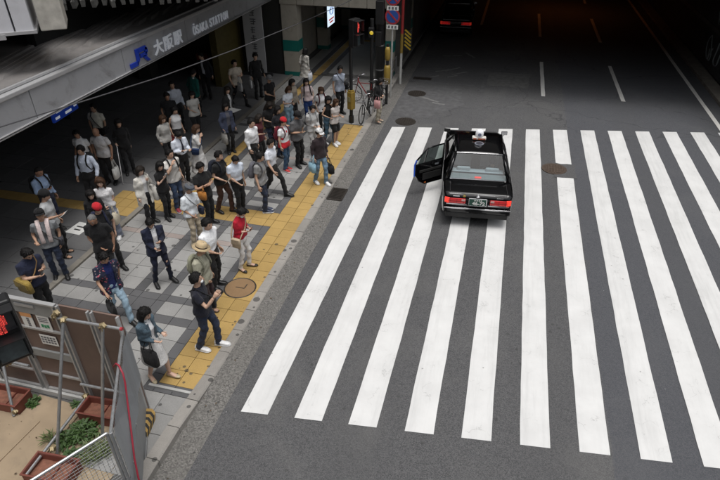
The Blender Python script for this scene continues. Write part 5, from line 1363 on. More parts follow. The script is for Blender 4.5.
        hb.ell((0, .086, -.062), (.022, .008, .0045), 8, 5, 3); hb.ell((0, .086, -.068), (.018, .008, .005), 8, 5, 3)
        hb.xf(s.Hd); hb.xf(lambda V: V * s.s)
        n0 = fb.n; fb.v.append(hb.v[0]); fb.f += [[i + n0 for i in q] for q in hb.f]; fb.m += hb.m; fb.n += hb.n
    def add_hands(s, fb):
        hs = .88 if s.f else 1.0
        for sd, sg in (('L', -1), ('R', 1)):
            S_, e, w = s.J[sd]; d = nrm(w - e)
            # palm side faces the body midline / face
            inn = np.array([-sg, .15, 0.0]); 
            if abs(d[2]) < .75: inn = np.array([-sg * .35, .0, 1.0]) if s.k.get('palm', 'up') == 'up' else np.array([-sg, 0, -.3])
            inn = nrm(inn - d * (inn @ d)); side = np.cross(d, inn)
            th_dir = side if (side @ np.array([0, 1, 0.3])) > 0 else -side
            P = lambda a, t, i: w + d * a * hs + th_dir * t * hs + inn * i * hs
            ring = lambda a, hw, ht, off=0.0: [P(a, hw * math.cos(q) + off, ht * math.sin(q)) for q in np.linspace(0, 6.283, 10, endpoint=False)]
            hb = MB(); hb.loft([ring(-.025, .024, .02), ring(.0, .026, .019), ring(.04, .038, .016, .002), ring(.085, .040, .013)])
            curl = s.k.get('curl', .7)
            for i, (t, L) in enumerate(((.029, .070), (.010, .078), (-.010, .073), (-.028, .058))):
                pts = [P(.075, t, 0)]; ang = .25 * curl
                for q in range(3):
                    a = L * (.42, .32, .26)[q]; pts.append(pts[-1] + (d * math.cos(ang) + inn * math.sin(ang)) * a * hs); ang += (.75, .6, .4)[q] * curl
                hb.tube(pts, [.0088 * hs, .0085 * hs, .0078 * hs, .006 * hs], 6)
            hb.tube([P(.015, .026, .004), P(.045, .048, .014), P(.070, .054, .026), P(.088, .050, .034)], [.0125 * hs, .011 * hs, .0095 * hs, .007 * hs], 6)
            s.hand[sd] = P(.085, .0, .03) ; s.handd = d
            s.hand[sd + 'd'] = (d, th_dir, inn)
            hb.xf(lambda V: V * s.s); n0 = fb.n; fb.v.append(hb.v[0]); fb.f += [[i + n0 for i in q] for q in hb.f]; fb.m += [0] * len(hb.f); fb.n += hb.n
    def handpos(s, sd):
        S_, e, w = s.J[sd]; d = nrm(w - e); sg = -1 if sd == 'L' else 1
        return w + d * .095
    def footframe(s, sd, sg):
        hp, kn, an, lift = s.K[sd]; yaw = -sg * .16 + s.fyaw[0 if sd == 'L' else 1]
        m = np.array(Matrix.Rotation(yaw, 3, 'Z') @ Matrix.Rotation(-(.45 if lift else 0), 3, 'X'))
        org = np.array([an[0], an[1], lift * 1.2])
        return lambda P: np.asarray(P, float) @ m.T + org
    def add_feet_skin(s, fb):
        if s.k.get('shoes', ('shoe',))[0] not in ('sandal', 'flat'): return
        for sd, sg in (('L', -1), ('R', 1)):
            T = s.footframe(sd, sg); hb = MB()
            hb.loft([[(hw * math.cos(q), y, zc + hz * math.sin(q)) for q in np.linspace(0, 6.283, 10, endpoint=False)] for (y, hw, zc, hz) in ((-.06, .02, .05, .02), (-.03, .033, .06, .045), (.03, .036, .055, .04), (.10, .042, .035, .022), (.16, .04, .028, .014), (.19, .022, .026, .01))])
            hb.xf(T); hb.xf(lambda V: V * s.s); n0 = fb.n; fb.v.append(hb.v[0]); fb.f += [[i + n0 for i in q] for q in hb.f]; fb.m += [0] * len(hb.f); fb.n += hb.n
    def shoes(s, kind, col, sole=None):
        m1 = mat('shoe_%.3f_%.3f_%.3f' % col, col, .45, var=.15, scale=12); m2 = mat('sole_%s' % ('w' if sole else 'd'), sole or (.02, .02, .02), .7)
        for sd, sg in (('L', -1), ('R', 1)):
            T = s.footframe(sd, sg); b = MB(); q = np.linspace(0, 6.283, 12, endpoint=False)
            if kind in ('shoe', 'sneaker'):
                fat = 1.12 if kind == 'sneaker' else 1.0
                b.loft([[(hw * fat * math.cos(t), y, max(.012, zc + hz * math.sin(t))) for t in q] for (y, hw, zc, hz) in ((-.075, .012, .05, .03), (-.07, .03, .05, .045), (-.03, .038, .06, .055), (.03, .039, .058, .052), (.08, .044, .045, .035), (.14, .046, .036, .026), (.18, .036, .032, .02), (.205, .012, .028, .012))])
                b.cur = 1; b.loft([[(hw * fat * 1.06 * math.cos(t), y, .012 + .012 * math.sin(t)) for t in q] for (y, hw) in ((-.08, .015), (-.07, .034), (.0, .037), (.09, .046), (.15, .048), (.19, .036), (.212, .012))])
            elif kind == 'flat':
                b.loft([[(hw * math.cos(t), y, max(.006, zc + hz * math.sin(t))) for t in q] for (y, hw, zc, hz) in ((-.07, .015, .03, .025), (-.055, .034, .03, .03), (.0, .036, .022, .018), (.10, .044, .024, .018), (.15, .043, .032, .022), (.19, .03, .028, .016), (.205, .01, .024, .008))])
            else:
                b.loft([[(hw * math.cos(t), y, .012 + .012 * math.sin(t)) for t in q] for (y, hw) in ((-.08, .02), (-.06, .04), (.0, .042), (.09, .05), (.15, .05), (.20, .03))])
                b.tube([(-.046, .09, .015), (-.03, .09, .055), (.03, .09, .06), (.046, .09, .015)], .012, 6, flat=2.0); b.tube([(-.04, -.02, .02), (-.03, .0, .075), (.03, .0, .075), (.04, -.02, .02)], .010, 6, flat=1.6)
            b.xf(T); s.part(b, 'shoe' if kind != 'sandal' else 'sandal', [m1, m2])
    def torso_rings(s, hem, fit, dress=0):
        f = s.f; bw = .90 if f else 1.0
        R_ = [(1.455, .058, .052, -.004), (1.43, .086, .066, -.008), (1.395, .138, .088, -.012), (1.345, .168, .108, -.010), (1.27, .176, .122, .0), (1.18, .165, .118, .0), (1.07, .152, .108, .0), (.97, .165, .116, 0), (.88, .176, .124, 0), (.80, .178, .126, 0), (.74, .18, .128, 0)]
        if f: R_ = [(z, a * (bw if z > 1.1 else (.92 if z > 1.0 else 1.0)), d * (1.0 if 1.2 < z < 1.32 else .95), cy + (.012 if 1.2 < z < 1.32 else 0)) for z, a, d, cy in R_]
        out = []
        for z, a, d, cy in R_:
            if z < hem - 1e-3: break
            g_ = 1 + (fit - 1) * min(1, max(0, (1.36 - z) / .12))
            out.append((z, a * g_, d * g_, cy))
        return out
    def top(s, kind, col, *a):
        opt = a[0] if a else {}
        m = cloth(col, kind=opt.get('pat', 'plain'), col2=opt.get('col2', (.8, .8, .8)), col3=opt.get('col3'))
        hem = opt.get('hem', {'tee': .84, 'shirt': .96, 'long': .84, 'tank': .9, 'jacket': .78, 'dress': .8, 'hoodie': .82, 'cardigan': .62, 'overshirt': .78}[kind]); fit = opt.get('fit', {'jacket': 1.10, 'hoodie': 1.12, 'cardigan': 1.1, 'overshirt': 1.12}.get(kind, 1.03))
        sl = opt.get('sleeve', {'tee': .62, 'shirt': .62, 'long': 1.9, 'tank': 0, 'jacket': 1.9, 'dress': .8, 'hoodie': 1.92, 'cardigan': 1.9, 'overshirt': .75}[kind])
        b = MB(); rr = s.torso_rings(hem, fit); wst = .93 if hem >= .94 else 1.09; s.tucked = hem >= .94
        rr = [(z, A * (1 + (wst - 1) * min(1, max(0, (1.08 - z) / .08))), D * (1 + (wst - 1) * min(1, max(0, (1.08 - z) / .08))), cy) for z, A, D, cy in rr]
        rings = [s.U(superring(z, A, D, cy)) for z, A, D, cy in rr]
        last = rr[-1]
        if last[0] > hem + .02: rings.append(s.U(superring(hem, last[1] * 1.01, last[2] * 1.01, 0)))
        if kind == 'dress':
            for z, A, D in ((.80, .20, .15), (.6, .235, .19), (opt.get('len', .36), .27, .225)): rings.append(s.U(superring(z, A, D)))
        if kind == 'cardigan':
            pass
        b.loft(rings[::-1])
        ar = .9 if s.f else 1.0
        if sl > 0:
            for sd in 'LR':
                S_, e, w = s.J[sd]; L1 = np.linalg.norm(e - S_)
                loose = fit * ar
                inner = S_ * np.array([.72, 1, 1]) + np.array([0, 0, .0])
                if sl <= 1: pts = [inner, S_, S_ + (e - S_) * sl]; rad = [.05 * loose, .062 * loose, .06 * loose]
                else:
                    q = e + (w - e) * min(1.0, sl - 1 + .06); pts = [inner, S_, S_ * .5 + e * .5, e, e * .5 + q * .5, q]; rad = [.05 * loose, .062 * loose, .056 * loose, .052 * loose, .046 * loose, .040 * loose]
                b.tube(pts, rad, 12)
        post = None
        if kind in ('jacket', 'cardigan', 'overshirt'):
            def post(me, op=opt.get('open', .055)):
                bm = bmesh.new(); bm.from_mesh(me); dl = []
                for fc in bm.faces:
                    c = fc.calc_center_median() / s.s
                    if c.y > .02 and abs(c.x) < op * (1.0 if c.z < 1.3 else 1.0) + max(0, .06 * (1.0 - c.z)) * .5 and c.z < 1.46 and fc.normal.y > -.2: dl.append(fc)
                    elif c.z < hem + .012 and abs(fc.normal.z) > .7 and abs(c.x) < .2: dl.append(fc)
                bmesh.ops.delete(bm, geom=dl, context='FACES'); bm.to_mesh(me); bm.free()
            b2 = MB(); b2.loft([s.U(superring(z, A * (.93 if z < 1.41 else .97), D * .95, cy)) for z, A, D, cy in s.torso_rings(.88, 1.0)][::-1])
            s.cloth_part(b2, 'inner_shirt', cloth(opt.get('inner', (.75, .75, .75))), s.vox, .003)
            if kind == 'jacket':
                b3 = MB()
                for sg in (-1, 1): b3.loft([[(sg * (.05 + dx), .118 * (1 if z < 1.35 else .8) + .012 - dx * .3, z) for dx in (0, w)] + [(sg * (.05 + w), .118 * (1 if z < 1.35 else .8) + .004 - w * .3, z)] for z, w in ((1.12, .01), (1.25, .04), (1.36, .055), (1.42, .03))])
                b3.xf(s.U); s.part(b3, 'lapel', m, False)
        s.cloth_part(b, {'tee': 't_shirt', 'shirt': 'shirt', 'long': 'long_sleeve_top', 'tank': 'sleeveless_top', 'jacket': 'jacket', 'dress': 'dress', 'hoodie': 'hoodie', 'cardigan': 'cardigan', 'overshirt': 'open_shirt'}[kind], m, s.vox, .0145 if kind not in ('tank',) else .005, post)
        if kind in ('shirt', 'overshirt', 'jacket', 'cardigan') or opt.get('collar'):
            b = MB(); pts = []
            for t in np.linspace(-2.75, 2.75, 15): pts.append((.064 * math.sin(t), -.008 - .058 * math.cos(t) * 1.0 + .004, 1.452 + .012 * -math.cos(t) * -1 - .018 * (abs(t) > 2.2)))
            pts = [(x, -y - .012 if False else y, z) for x, y, z in pts]
            b.tube(pts, .017, 6, flat=.45); b.xf(s.U); s.part(b, 'collar', m)
        if kind == 'hoodie':
            b = MB(); b.loft([[(.085 * k2 * math.cos(t), -.055 + .06 * k2 * math.sin(t), z) for t in np.linspace(0, 6.283, 12, endpoint=False)] for z, k2 in ((1.34, .6), (1.38, 1.0), (1.43, 1.15), (1.47, .9))]); b.xf(s.U); s.part(b, 'hood', m)
        if opt.get('tie'):
            b = MB(); b.loft([[(-w, y, z), (w, y, z), (w, y + .008, z), (-w, y + .008, z)] for z, w, y in ((1.43, .014, .062), (1.38, .014, .098), (1.25, .026, .128), (1.08, .036, .118), (1.03, .004, .116))]); b.xf(s.U); s.part(b, 'necktie', cloth(opt['tie']), False)
        if hem >= .94 and kind in ('shirt', 'tee', 'tank'):
            b = MB(); b.loft([superring(z, .160 if not s.f else .155, .114, 0) - np.array([0, 0, s.drop]) for z in (.955, .99)], caps=False)
            s.part(b, 'belt', mat('belt_leather', (.02, .016, .014), .45))
    def bottom(s, kind, col, *a):
        opt = a[0] if a else {}
        m = cloth(col, kind=opt.get('pat', 'plain')); b = MB(); D = np.array([0, 0, s.drop])
        if kind == 'none': return
        if kind in ('skirt', 'longskirt'):
            hemz = opt.get('hem', .50 if kind == 'skirt' else .25)
            b.loft([superring(z, A, Dp) - D for z, A, Dp in ((hemz, .198, .165 + abs(s.K['L'][2][1]) * .6), (.7, .198, .155 + abs(s.K['L'][2][1]) * .25), (.86, .182, .135), (.98, .15, .11), (1.02, .145, .106))]); s.cloth_part(b, 'skirt', m, s.vox, .006, None, 3, .2); return
        w = {'trousers': 1.0, 'slim': .86, 'wide': 1.4, 'jeans': .97, 'shorts': 1.15}[kind]
        hw = 1.03 if s.f else 1.0
        ks = 1.0 if s.tucked else .92
        b.loft([superring(z, A * hw * ks, Dp * ks) - D for z, A, Dp in ((.76, .13, .10), (.82, .168, .124), (.90, .172, .126), (.98, .160, .115), (1.01 if s.tucked else .99, .155, .112))])
        for sd, sg in (('L', -1), ('R', 1)):
            hp, kn, an, lift = s.K[sd]
            an2 = an + np.array([0, -.005, -.045]) if kind != 'shorts' else kn + (an - kn) * .05
            pts = [hp + [0, 0, .0], hp * .5 + kn * .5, kn, kn * .5 + an2 * .5, an2]; rad = [.092, .083 * (w * .5 + .5), .066 * w, .062 * w, .058 * w]
            if kind == 'shorts': pts = pts[:4]; pts[3] = kn; rad = [.095, .092, .088, .086]; pts = [pts[0], pts[1], kn]; rad = [.095, .092, .088]
            b.tube(pts, rad, 12)
        s.cloth_part(b, {'trousers': 'trousers', 'slim': 'trousers', 'wide': 'wide_trousers', 'jeans': 'jeans', 'shorts': 'shorts'}[kind], m, s.vox, .016, None, 2, 1.2)
    def hair(s, style, colr):
        m = hair_mat('hair_' + colr, HAIRC[colr]); b = MB(); nu, nv = 30, 10; hv = s.k.get('hairvol', random.uniform(.75, 1.45)); s.hl = R(random.uniform(-6, 9))
        if style == 'bald': return
        seed = random.uniform(0, 100); v = []
        for j in range(nu):
            th = 2 * math.pi * j / nu; c = math.cos(th)      # 1 = front
            if style in ('bob', 'long', 'pony', 'bun'): lim = R(20) if c > .75 else (R(20) + (R(-35) - R(20)) * min(1, (.75 - c) / .5))
            elif style == 'buzz': lim = R(38) if c > .6 else (R(38) + (R(-30) - R(38)) * min(1, (.6 - c) / 1.2))
            else: lim = R(27) if c > .7 else (R(27) + (R(-12) - R(27)) * min(1, (.7 - c) / .35)) if c > -.1 else R(-12) - R(22) * min(1, (-.1 - c) / .5)
            if style in ('short', 'buzz') and c > .55: lim += s.hl + R(5) * math.sin(th * 3 + seed)
            for i in range(nv + 1):
                t = i / nv; ph = math.pi / 2 + (lim - math.pi / 2) * t
                d = np.array([math.sin(th) * math.cos(ph), math.cos(th) * math.cos(ph), math.sin(ph)])
                thick = (.020 if style != 'buzz' else .006) * hv * (1 - .95 * max(0, (t - .82) / .18)) + (.010 * hv if style in ('bob', 'long') and t > .3 else 0) * (1 - max(0, (t - .9) / .1))
                n_ = mnoise.noise(Vector(d * 5 + seed)) * .008 * hv + mnoise.noise(Vector(d * 14 + seed)) * .005 * hv
                p = d * (np.array([.077, .095, .115]) + thick + (n_ if t < .95 else -.004)); v.append(p)
        b.add(v, [[j * (nv + 1) + i, j * (nv + 1) + i + 1, ((j + 1) % nu) * (nv + 1) + i + 1, ((j + 1) % nu) * (nv + 1) + i] for j in range(nu) for i in range(nv)])
        for q in range(110 if style != 'buzz' else 0):      # loose locks break up the outline
            j = random.randrange(nu); i = random.randrange(1, nv - 1); p0 = v[j * (nv + 1) + i]; p1 = v[j * (nv + 1) + min(nv, i + 3)]
            d = nrm(p1 - p0 + rng.normal(0, .012, 3)); up = nrm(p0); sd_ = nrm(np.cross(d, up)); L = random.uniform(.03, .06); w_ = random.uniform(.005, .010); lf = random.uniform(.000, .010)
            b.add([p0 + up * .003 - sd_ * w_, p0 + up * .003 + sd_ * w_, p0 + d * L * .55 + sd_ * w_ * .9 + up * (.006 + lf), p0 + d * L * .55 - sd_ * w_ * .9 + up * (.006 + lf), p0 + d * L + up * lf, p0 + d * L * .5 - up * .008], [[0, 1, 2, 3], [3, 2, 4], [0, 3, 5], [1, 5, 2]])
        if style in ('bob', 'long'):
            zl = -.135 if style == 'bob' else -.30
            rings = []
            for q in range(8):
                t = q / 7; z = .03 + (zl - .03) * t; rings_ = []
                for u in np.linspace(R(58), R(302), 18):      # outer then inner arc
                    n_ = mnoise.noise(Vector((math.sin(u) * 3 + seed, math.cos(u) * 3, z * 6))) * .012
                    k2 = 1.0 + .05 * math.sin(t * 3) - (.12 * t if style == 'long' else .05 * t)
                    rings_.append((math.sin(u) * (.103 + n_) * k2, (math.cos(u) * (.115 + n_) - .01) * k2 - .012 * t, z))
                for u in np.linspace(R(302), R(58), 18):
                    rings_.append((math.sin(u) * .080, math.cos(u) * .088 - .012, z))
                rings.append(rings_)
            b.loft(rings)
        if style == 'pony': b.tube([(0, -.10, .03), (0, -.15, .0), (0, -.155, -.09), (0, -.13, -.2)], [.025, .035, .03, .012], 8)
        if style == 'bun': b.ell((0, -.115, .05), (.042, .036, .04), 10, 7)
        b.xf(s.Hd); s.part(b, 'hair', m)
    def hat(s, kind, col, band=(.02, .02, .02)):
        m = cloth(col); b = MB(); q = np.linspace(0, 6.283, 24, endpoint=False)
        ring = lambda z, a, d, cy=0: [(a * math.sin(t), cy + d * math.cos(t), z) for t in q]
        if kind in ('cap', 'beanie', 'flatcap'):
            if kind == 'beanie': b.loft([ring(.02, .088, .106), ring(.06, .098, .115), ring(.11, .085, .10), ring(.15, .05, .06), ring(.165, .01, .012)])
            elif kind == 'cap':
                b.loft([ring(.035, .090, .108), ring(.08, .093, .108), ring(.12, .075, .088), ring(.143, .04, .045), ring(.148, .008, .01)])
                br = [[(x, .085 + math.sqrt(max(0, 1 - (x / .085) ** 2)) * .085 * k2, .04 - .012 * k2 + zz) for x in np.linspace(-.08, .08, 10)] for k2, zz in ((0, 0), (1, 0))]
                b.loft([br[0], br[1], [(x, y, z - .006) for x, y, z in br[1]], [(x, y, z - .006) for x, y, z in br[0]]], False, False)
            else:
                b.loft([ring(.045, .088, .106), ring(.06, .105, .128, .012), ring(.09, .104, .12, .008), ring(.12, .07, .08), ring(.128, .01, .01)]); b.ell((0, .12, .05), (.07, .05, .008), 12, 5)
        else:
            bw_ = .17 if kind == 'fedora' else .13
            b.loft([ring(.043, bw_ * .92, bw_), ring(.05, bw_ * .93, bw_ * 1.01), ring(.056, .094, .112), ring(.10, .090, .107), ring(.145, .075, .092), ring(.155, .05, .07), ring(.145, .015, .04)])
            bb = MB(); bb.loft([ring(.057, .097, .115), ring(.082, .0955, .113)], caps=False); bb.xf(s.Hd); s.part(bb, 'hat_band', cloth(band))
        b.xf(s.Hd); s.part(b, 'hat' if kind in ('fedora', 'bucket') else 'cap', m)
    # ---- carried things: top-level objects placed in world space
    def held(s, name, mb, mats, label, cat, smooth=True, bevel=0, extra=None):
        V = np.concatenate(mb.v) * s.s; c = V.mean(0); mb.v = [V - c]
        M = s.root.matrix_basis if False else Matrix.Translation(s.root.location) @ Matrix.Rotation(s.root.rotation_euler.z, 4, 'Z')
        root = thing(name, label, cat, tuple(M @ Vector(c)), s.root.rotation_euler.z)
        mb.build(k_main(name), mats, root, smooth, bevel)
        for (nm, eb, em, es) in (extra or ()):
            eb.v = [np.concatenate(eb.v) * s.s - c]; eb.build(nm, em, root, es)
        return root
    def extras(s, ex):
        for e in ex: getattr(s, 'x_' + e[0])(*e[1:])
    def x_phone(s, sd, label, col=(.02, .02, .022)):
        hnd = s.handpos(sd); w = s.J[sd][2]; d = nrm(w - s.J[sd][1]); b = MB()
        b.box((0, 0, 0), (.072, .009, .145), rx=R(-38)); b.v = [b.v[0] + hnd + np.array([0, .0, .045])]
        s.held('phone', b, mat('phone_dark' if sum(col) < .5 else 'phone_pale', col, .2), label, 'phone', False, .004)
    def x_paper(s, sd, label, size=(.21, .30), tilt=-60, col=(.72, .72, .70), off=(0, .05, .03)):
        hnd = s.handpos(sd); b = MB(); n = 8; v = []
        for j in range(n + 1):
            for i in range(2): v.append([(-.5 + i) * size[0], .012 * math.sin(j / n * 3.1), (j / n - .35) * size[1]])
        v = np.array(v) @ rotm(0, R(tilt)).T + hnd + np.array(off)
        b.add(v, [[2 * j, 2 * j + 1, 2 * j + 3, 2 * j + 2] for j in range(n)]); v2 = v + [0, -.0015, -.0015]
        b.add(v2, [[2 * j + 2, 2 * j + 3, 2 * j + 1, 2 * j] for j in range(n)])
        s.held('paper_sheet', b, mat('paper_hand_%.2f' % col[0], col, .8), label, 'paper', False)
    def x_backpack(s, label, col, size=(.30, .16, .42), front=False, side=None):
        b = MB(); sg = 1 if front else -1; z0 = 1.20; dy = .19 if front else -.20
        q = np.linspace(0, 6.283, 20, endpoint=False)
        rings = [superring(z0 - size[2] * .5 + size[2] * t, size[0] / 2 * k2, size[1] / 2 * k2 * (1.1 if t < .5 else 1), dy) for t, k2 in ((0, .8), (.05, .97), (.3, 1.03), (.6, 1.0), (.85, .9), (.96, .7), (1.0, .4))]
        b.loft([s.U(r) for r in rings]); ex = []
        pk = MB(); pk.loft([s.U(superring(z0 - size[2] * .42 + size[2] * .4 * t, size[0] * .4 * k2, .03 * k2, dy + sg * size[1] * .5)) for t, k2 in ((0, .8), (.1, 1), (.9, 1), (1, .8))]); ex.append(('front_pocket', pk, cloth(tuple(min(1, c * 1.25) for c in col)), True))
        st = MB()
        for sx in (-1, 1):
            st.tube(s.U([(sx * .09, dy + .06 * -sg, z0 + size[2] * .38), (sx * .10, -.06 if not front else .06, 1.46), (sx * .105, .02, 1.465), (sx * .11, .115 * -sg * 1.0, 1.36), (sx * .12, .14 * -sg, 1.24), (sx * .155, .07 * -sg, 1.08), (sx * .13, dy + .08 * -sg, 1.04)]), .022, 6, flat=.3)
        ex.append(('strap', st, cloth(tuple(c * .7 for c in col)), True))
        s.held('backpack', b, cloth(col), label, 'backpack', extra=ex)
    def x_tote(s, sd, label, col, size=(.34, .12, .36), mode='hand', drop=.30):
        sg = -1 if sd == 'L' else 1; hnd = s.handpos(sd)
        if mode == 'hand': top = hnd + np.array([sg * .02, 0, -drop + .05]); grip = hnd
        elif mode == 'arm': e, w = s.J[sd][1], s.J[sd][2]; grip = e * .45 + w * .55; top = grip + np.array([sg * .06, .02, -drop + .06])
        else: grip = s.U([(sg * .14, -.01, 1.44)])[0]; top = grip + np.array([sg * .14, -.02, -drop - .12])
        b = MB(); rings = []
        for t, k2, kd in ((0, .9, .85), (.04, .96, 1.0), (.5, 1.0, 1.0), (1.0, 1.0, .75)): rings.append(superring(0, size[1] / 2 * kd, size[0] / 2 * k2, 0, 0, 20, 4) + top + np.array([0, 0, -size[2] * (1 - t)]))
        b.loft(rings); st = MB()
        for dx in (-.03, .03):
            st.tube([top + np.array([dx, -size[0] * .28, -.03]), top + np.array([dx * .6, -size[0] * .24, .07]), grip + np.array([dx * .3, -.03, .012]), grip + np.array([dx * .3, .03, .012]), top + np.array([dx * .6, size[0] * .24, .07]), top + np.array([dx, size[0] * .28, -.03])], .009, 6)
        s.held('tote_bag', b, cloth(col, .6), label, 'bag', extra=[('handle', st, cloth(tuple(c * .85 for c in col), .6), True)])
    def x_crossbag(s, sd, label, col, size=(.26, .10, .20), strap=(.02, .02, .02), zb=.92):
        sg = -1 if sd == 'L' else 1; b = MB(); ctr = np.array([sg * .235, .04, zb])
        for_ = [superring(0, size[1] / 2 * kd, size[0] / 2 * k2, 0, 0, 18, 4) + ctr + np.array([0, 0, size[2] * (t - .5)]) for t, k2, kd in ((0, .85, .8), (.06, .97, 1), (.8, 1, 1), (.95, .95, .9), (1, .8, .5))]
        b.loft([s.U(r) for r in for_]); st = MB()
        st.tube(s.U([ctr + [0, -.1, size[2] * .4], (sg * .19, -.10, 1.05), (sg * .06, -.150, 1.2), (-sg * .07, -.135, 1.36), (-sg * .115, -.01, 1.462), (-sg * .09, .105, 1.36), (sg * .03, .155, 1.2), (sg * .15, .135, 1.05), ctr + [0, .1, size[2] * .4]]), .017, 6, flat=.3)
        fl = MB(); fl.box((0, 0, 0), (.012, size[0] * .9, size[2] * .5)); fl.v = [s.U(fl.v[0] + ctr + np.array([sg * (size[1] / 2 + .004), 0, size[2] * .2]))]
        s.held('shoulder_bag', b, cloth(col, .6), label, 'bag', extra=[('strap', st, cloth(strap, .6), True), ('flap', fl, cloth(tuple(c * .8 for c in col), .6), False)])
    def x_towel(s, label):
        b = MB()
        for sg in (-1, 1):
            rr = []
            for (y, z, x) in ((-.075, 1.45, .05), (-.02, 1.475, .09), (.06, 1.46, .085), (.125, 1.36, .08), (.15, 1.2, .075), (.145, 1.06, .07), (.14, .98, .07)):
                rr.append([(sg * (x - .04), y, z + .004), (sg * (x + .04), y, z), (sg * (x + .04), y + .014, z + .01), (sg * (x - .04), y + .014, z + .014)])
            b.loft([s.U(r) for r in rr])
        s.held('towel', b, cloth((.72, .60, .58)), label, 'towel')
    def x_stick(s, sd, label):
        h = s.handpos(sd); b = MB(); b.tube([h + np.array([0, 0, .03]), (h[0] + .1, h[1] + .45, 0.0)], .012, 8)
        s.held('white_cane', b, mat('cane_white', (.7, .7, .7), .4), label, 'cane')
def k_main(n): return {'phone': 'case', 'paper_sheet': 'sheet', 'backpack': 'pack', 'tote_bag': 'bag_body', 'shoulder_bag': 'bag_body', 'towel': 'cloth', 'white_cane': 'shaft'}[n]
def finish_people():
    dg = bpy.context.evaluated_depsgraph_get(); done = []
    for o, fin in GARMENTS: done.append((bpy.data.meshes.new_from_object(o.evaluated_get(dg)), fin))
    for o, _ in GARMENTS:
        me = o.data; bpy.data.objects.remove(o); bpy.data.meshes.remove(me)
    COL.children.unlink(TMPCOL); bpy.data.collections.remove(TMPCOL)
    for me, fin in done: fin(me)
BLK = (.013, .013, .014); WHT = (.80, .81, .83); OFFW = (.66, .64, .60); NAVY = (.018, .022, .045); GRY = (.20, .21, .22); LGRY = (.42, .43, .44); JEAN = (.045, .07, .13); LJEAN = (.30, .42, .52); DJEAN = (.022, .03, .055)
BEI = (.42, .36, .27); KHA = (.33, .30, .22)
WS = ('sneaker', (.70, .70, .70), (.7, .7, .7)); BS = ('shoe', BLK); TS = ('shoe', (.09, .05, .03))
P = Person
# --- foreground left
P(-8.02, 6.62, 100, 1.72, top=('tee', NAVY, {'hem': .86}), bottom=('trousers', BLK), arms=('phone', 'phone'), head=(8, 28), extras=[('phone', 'R', 'phone held by person with mustard shoulder bag'), ('crossbag', 'R', 'mustard canvas shoulder bag of person behind the hoarding', (.30, .21, .05), (.36, .12, .26), (.25, .15, .06), .98)], label='person in navy shirt using phone with mustard bag behind hoarding')
P(-8.70, 7.82, 140, 1.70, top=('tee', GRY), bottom=('jeans', DJEAN), shoes=BS, hair=('short', 'black'), tone=1, hat=('cap', BLK), legs='relax', arms=('down', 'carry'), head=(12, -26), extras=[('towel', 'pale towel hung round the neck of person in black cap'), ('crossbag', 'L', 'small dark bag slung across person in black cap', (.05, .05, .06), (.2, .08, .16))], label='person in black cap and grey T-shirt with towel round neck')
P(-9.20, 8.50, 75, 1.70, top=('tee', LGRY), bottom=('wide', BLK), shoes=('sandal', (.03, .025, .02)), hair=('short', 'black'), hat=('beanie', BLK), tone=1, arms=('down', 'phone'), extras=[('paper', 'R', 'white paper held by person in sandals', (.2, .28), -50)], label='person in grey T-shirt, black wide trousers and sandals')
P(-10.10, 9.45, 95, 1.72, top=('shirt', (.30, .40, .58), {'sleeve': 1.9}), bottom=('trousers', NAVY), hair=('buzz', 'black'), tone=2, arms=('down', 'phone'), head=(0, 15), extras=[('backpack', 'black backpack of person in blue shirt', BLK), ('phone', 'R', 'phone held by person in blue shirt and black backpack')], label='person in blue shirt with black backpack looking at phone')
P(-9.85, 10.70, 170, 1.73, top=('shirt', (.62, .68, .80), {'sleeve': 1.9}), bottom=('trousers', BLK), arms=('down', 'down'), tone=1, extras=[('backpack', 'black backpack worn by person in pale blue shirt', BLK)], label='person in pale blue shirt with backpack straps and black trousers')
P(-10.25, 11.9, 172, 1.68, top=('shirt', (.55, .54, .55), {'hem': .84}), bottom=('trousers', BLK), hair=('bald', 'grey'), tone=2, arms=('down', 'down'), extras=[('tote', 'L', 'white carrier bag of person in loose pale shirt', (.62, .62, .60), (.28, .10, .32))], label='person in loose pale shirt holding a white carrier bag')
P(-10.75, 11.75, 165, 1.62, top=('shirt', WHT), bottom=('trousers', BLK), tone=2, label='person in white shirt half hidden behind person with backpack straps')
P(-11.4, 13.3, 178, 1.72, top=('shirt', (.60, .58, .50)), bottom=('trousers', BLK), tone=1, extras=[('crossbag', 'L', 'dark bag slung across person in cream shirt', BLK)], label='person in cream shirt with diagonal strap under canopy edge')
P(-10.1, 12.6, 140, 1.66, 'f', top=('long', BLK), bottom=('trousers', BLK), hair=('bob', 'black'), arms=('down', 'carry'), extras=[('stick', 'R', 'long white stick held by person in black')], label='person in black holding a long white stick')
P(-8.52, 9.55, 165, 1.58, 'f', top=('tee', (.66, .65, .66), {'hem': .92}), bottom=('wide', (.20, .22, .28)), shoes=WS, hair=('long', 'brown'), arms=('front', 'front'), legs='relax', tone=3, head=(-5, 4), extras=[('tote', 'L', 'cream tote bag of person in grey wide trousers', (.60, .54, .42), (.30, .10, .34), 'arm')], label='person in white T-shirt and grey wide trousers with cream tote')
P(-8.45, 9.02, 135, 1.56, 'f', top=('long', BLK), bottom=('longskirt', BLK), hair=('long', 'black'), tone=3, head=(0, 12), label='person in black long skirt behind the red cap')
P(-7.80, 8.42, 120, 1.66, top=('tee', BLK), bottom=('trousers', BLK), hair=('short', 'black'), hat=('beanie', (.50, .02, .03)), legs='step', head=(20, 10), extras=[('backpack', 'navy backpack of person in red cap', (.02, .025, .06))], label='person in red cap and black clothes behind black polo shirt')
P(-7.52, 7.95, 150, 1.76, top=('tee', BLK, {'collar': True, 'hem': .82}), bottom=('trousers', BLK), hair=('buzz', 'grey'), tone=2, head=(0, 22), legs='relax', arms=('down', 'front'), label='person in black polo shirt and black trousers')
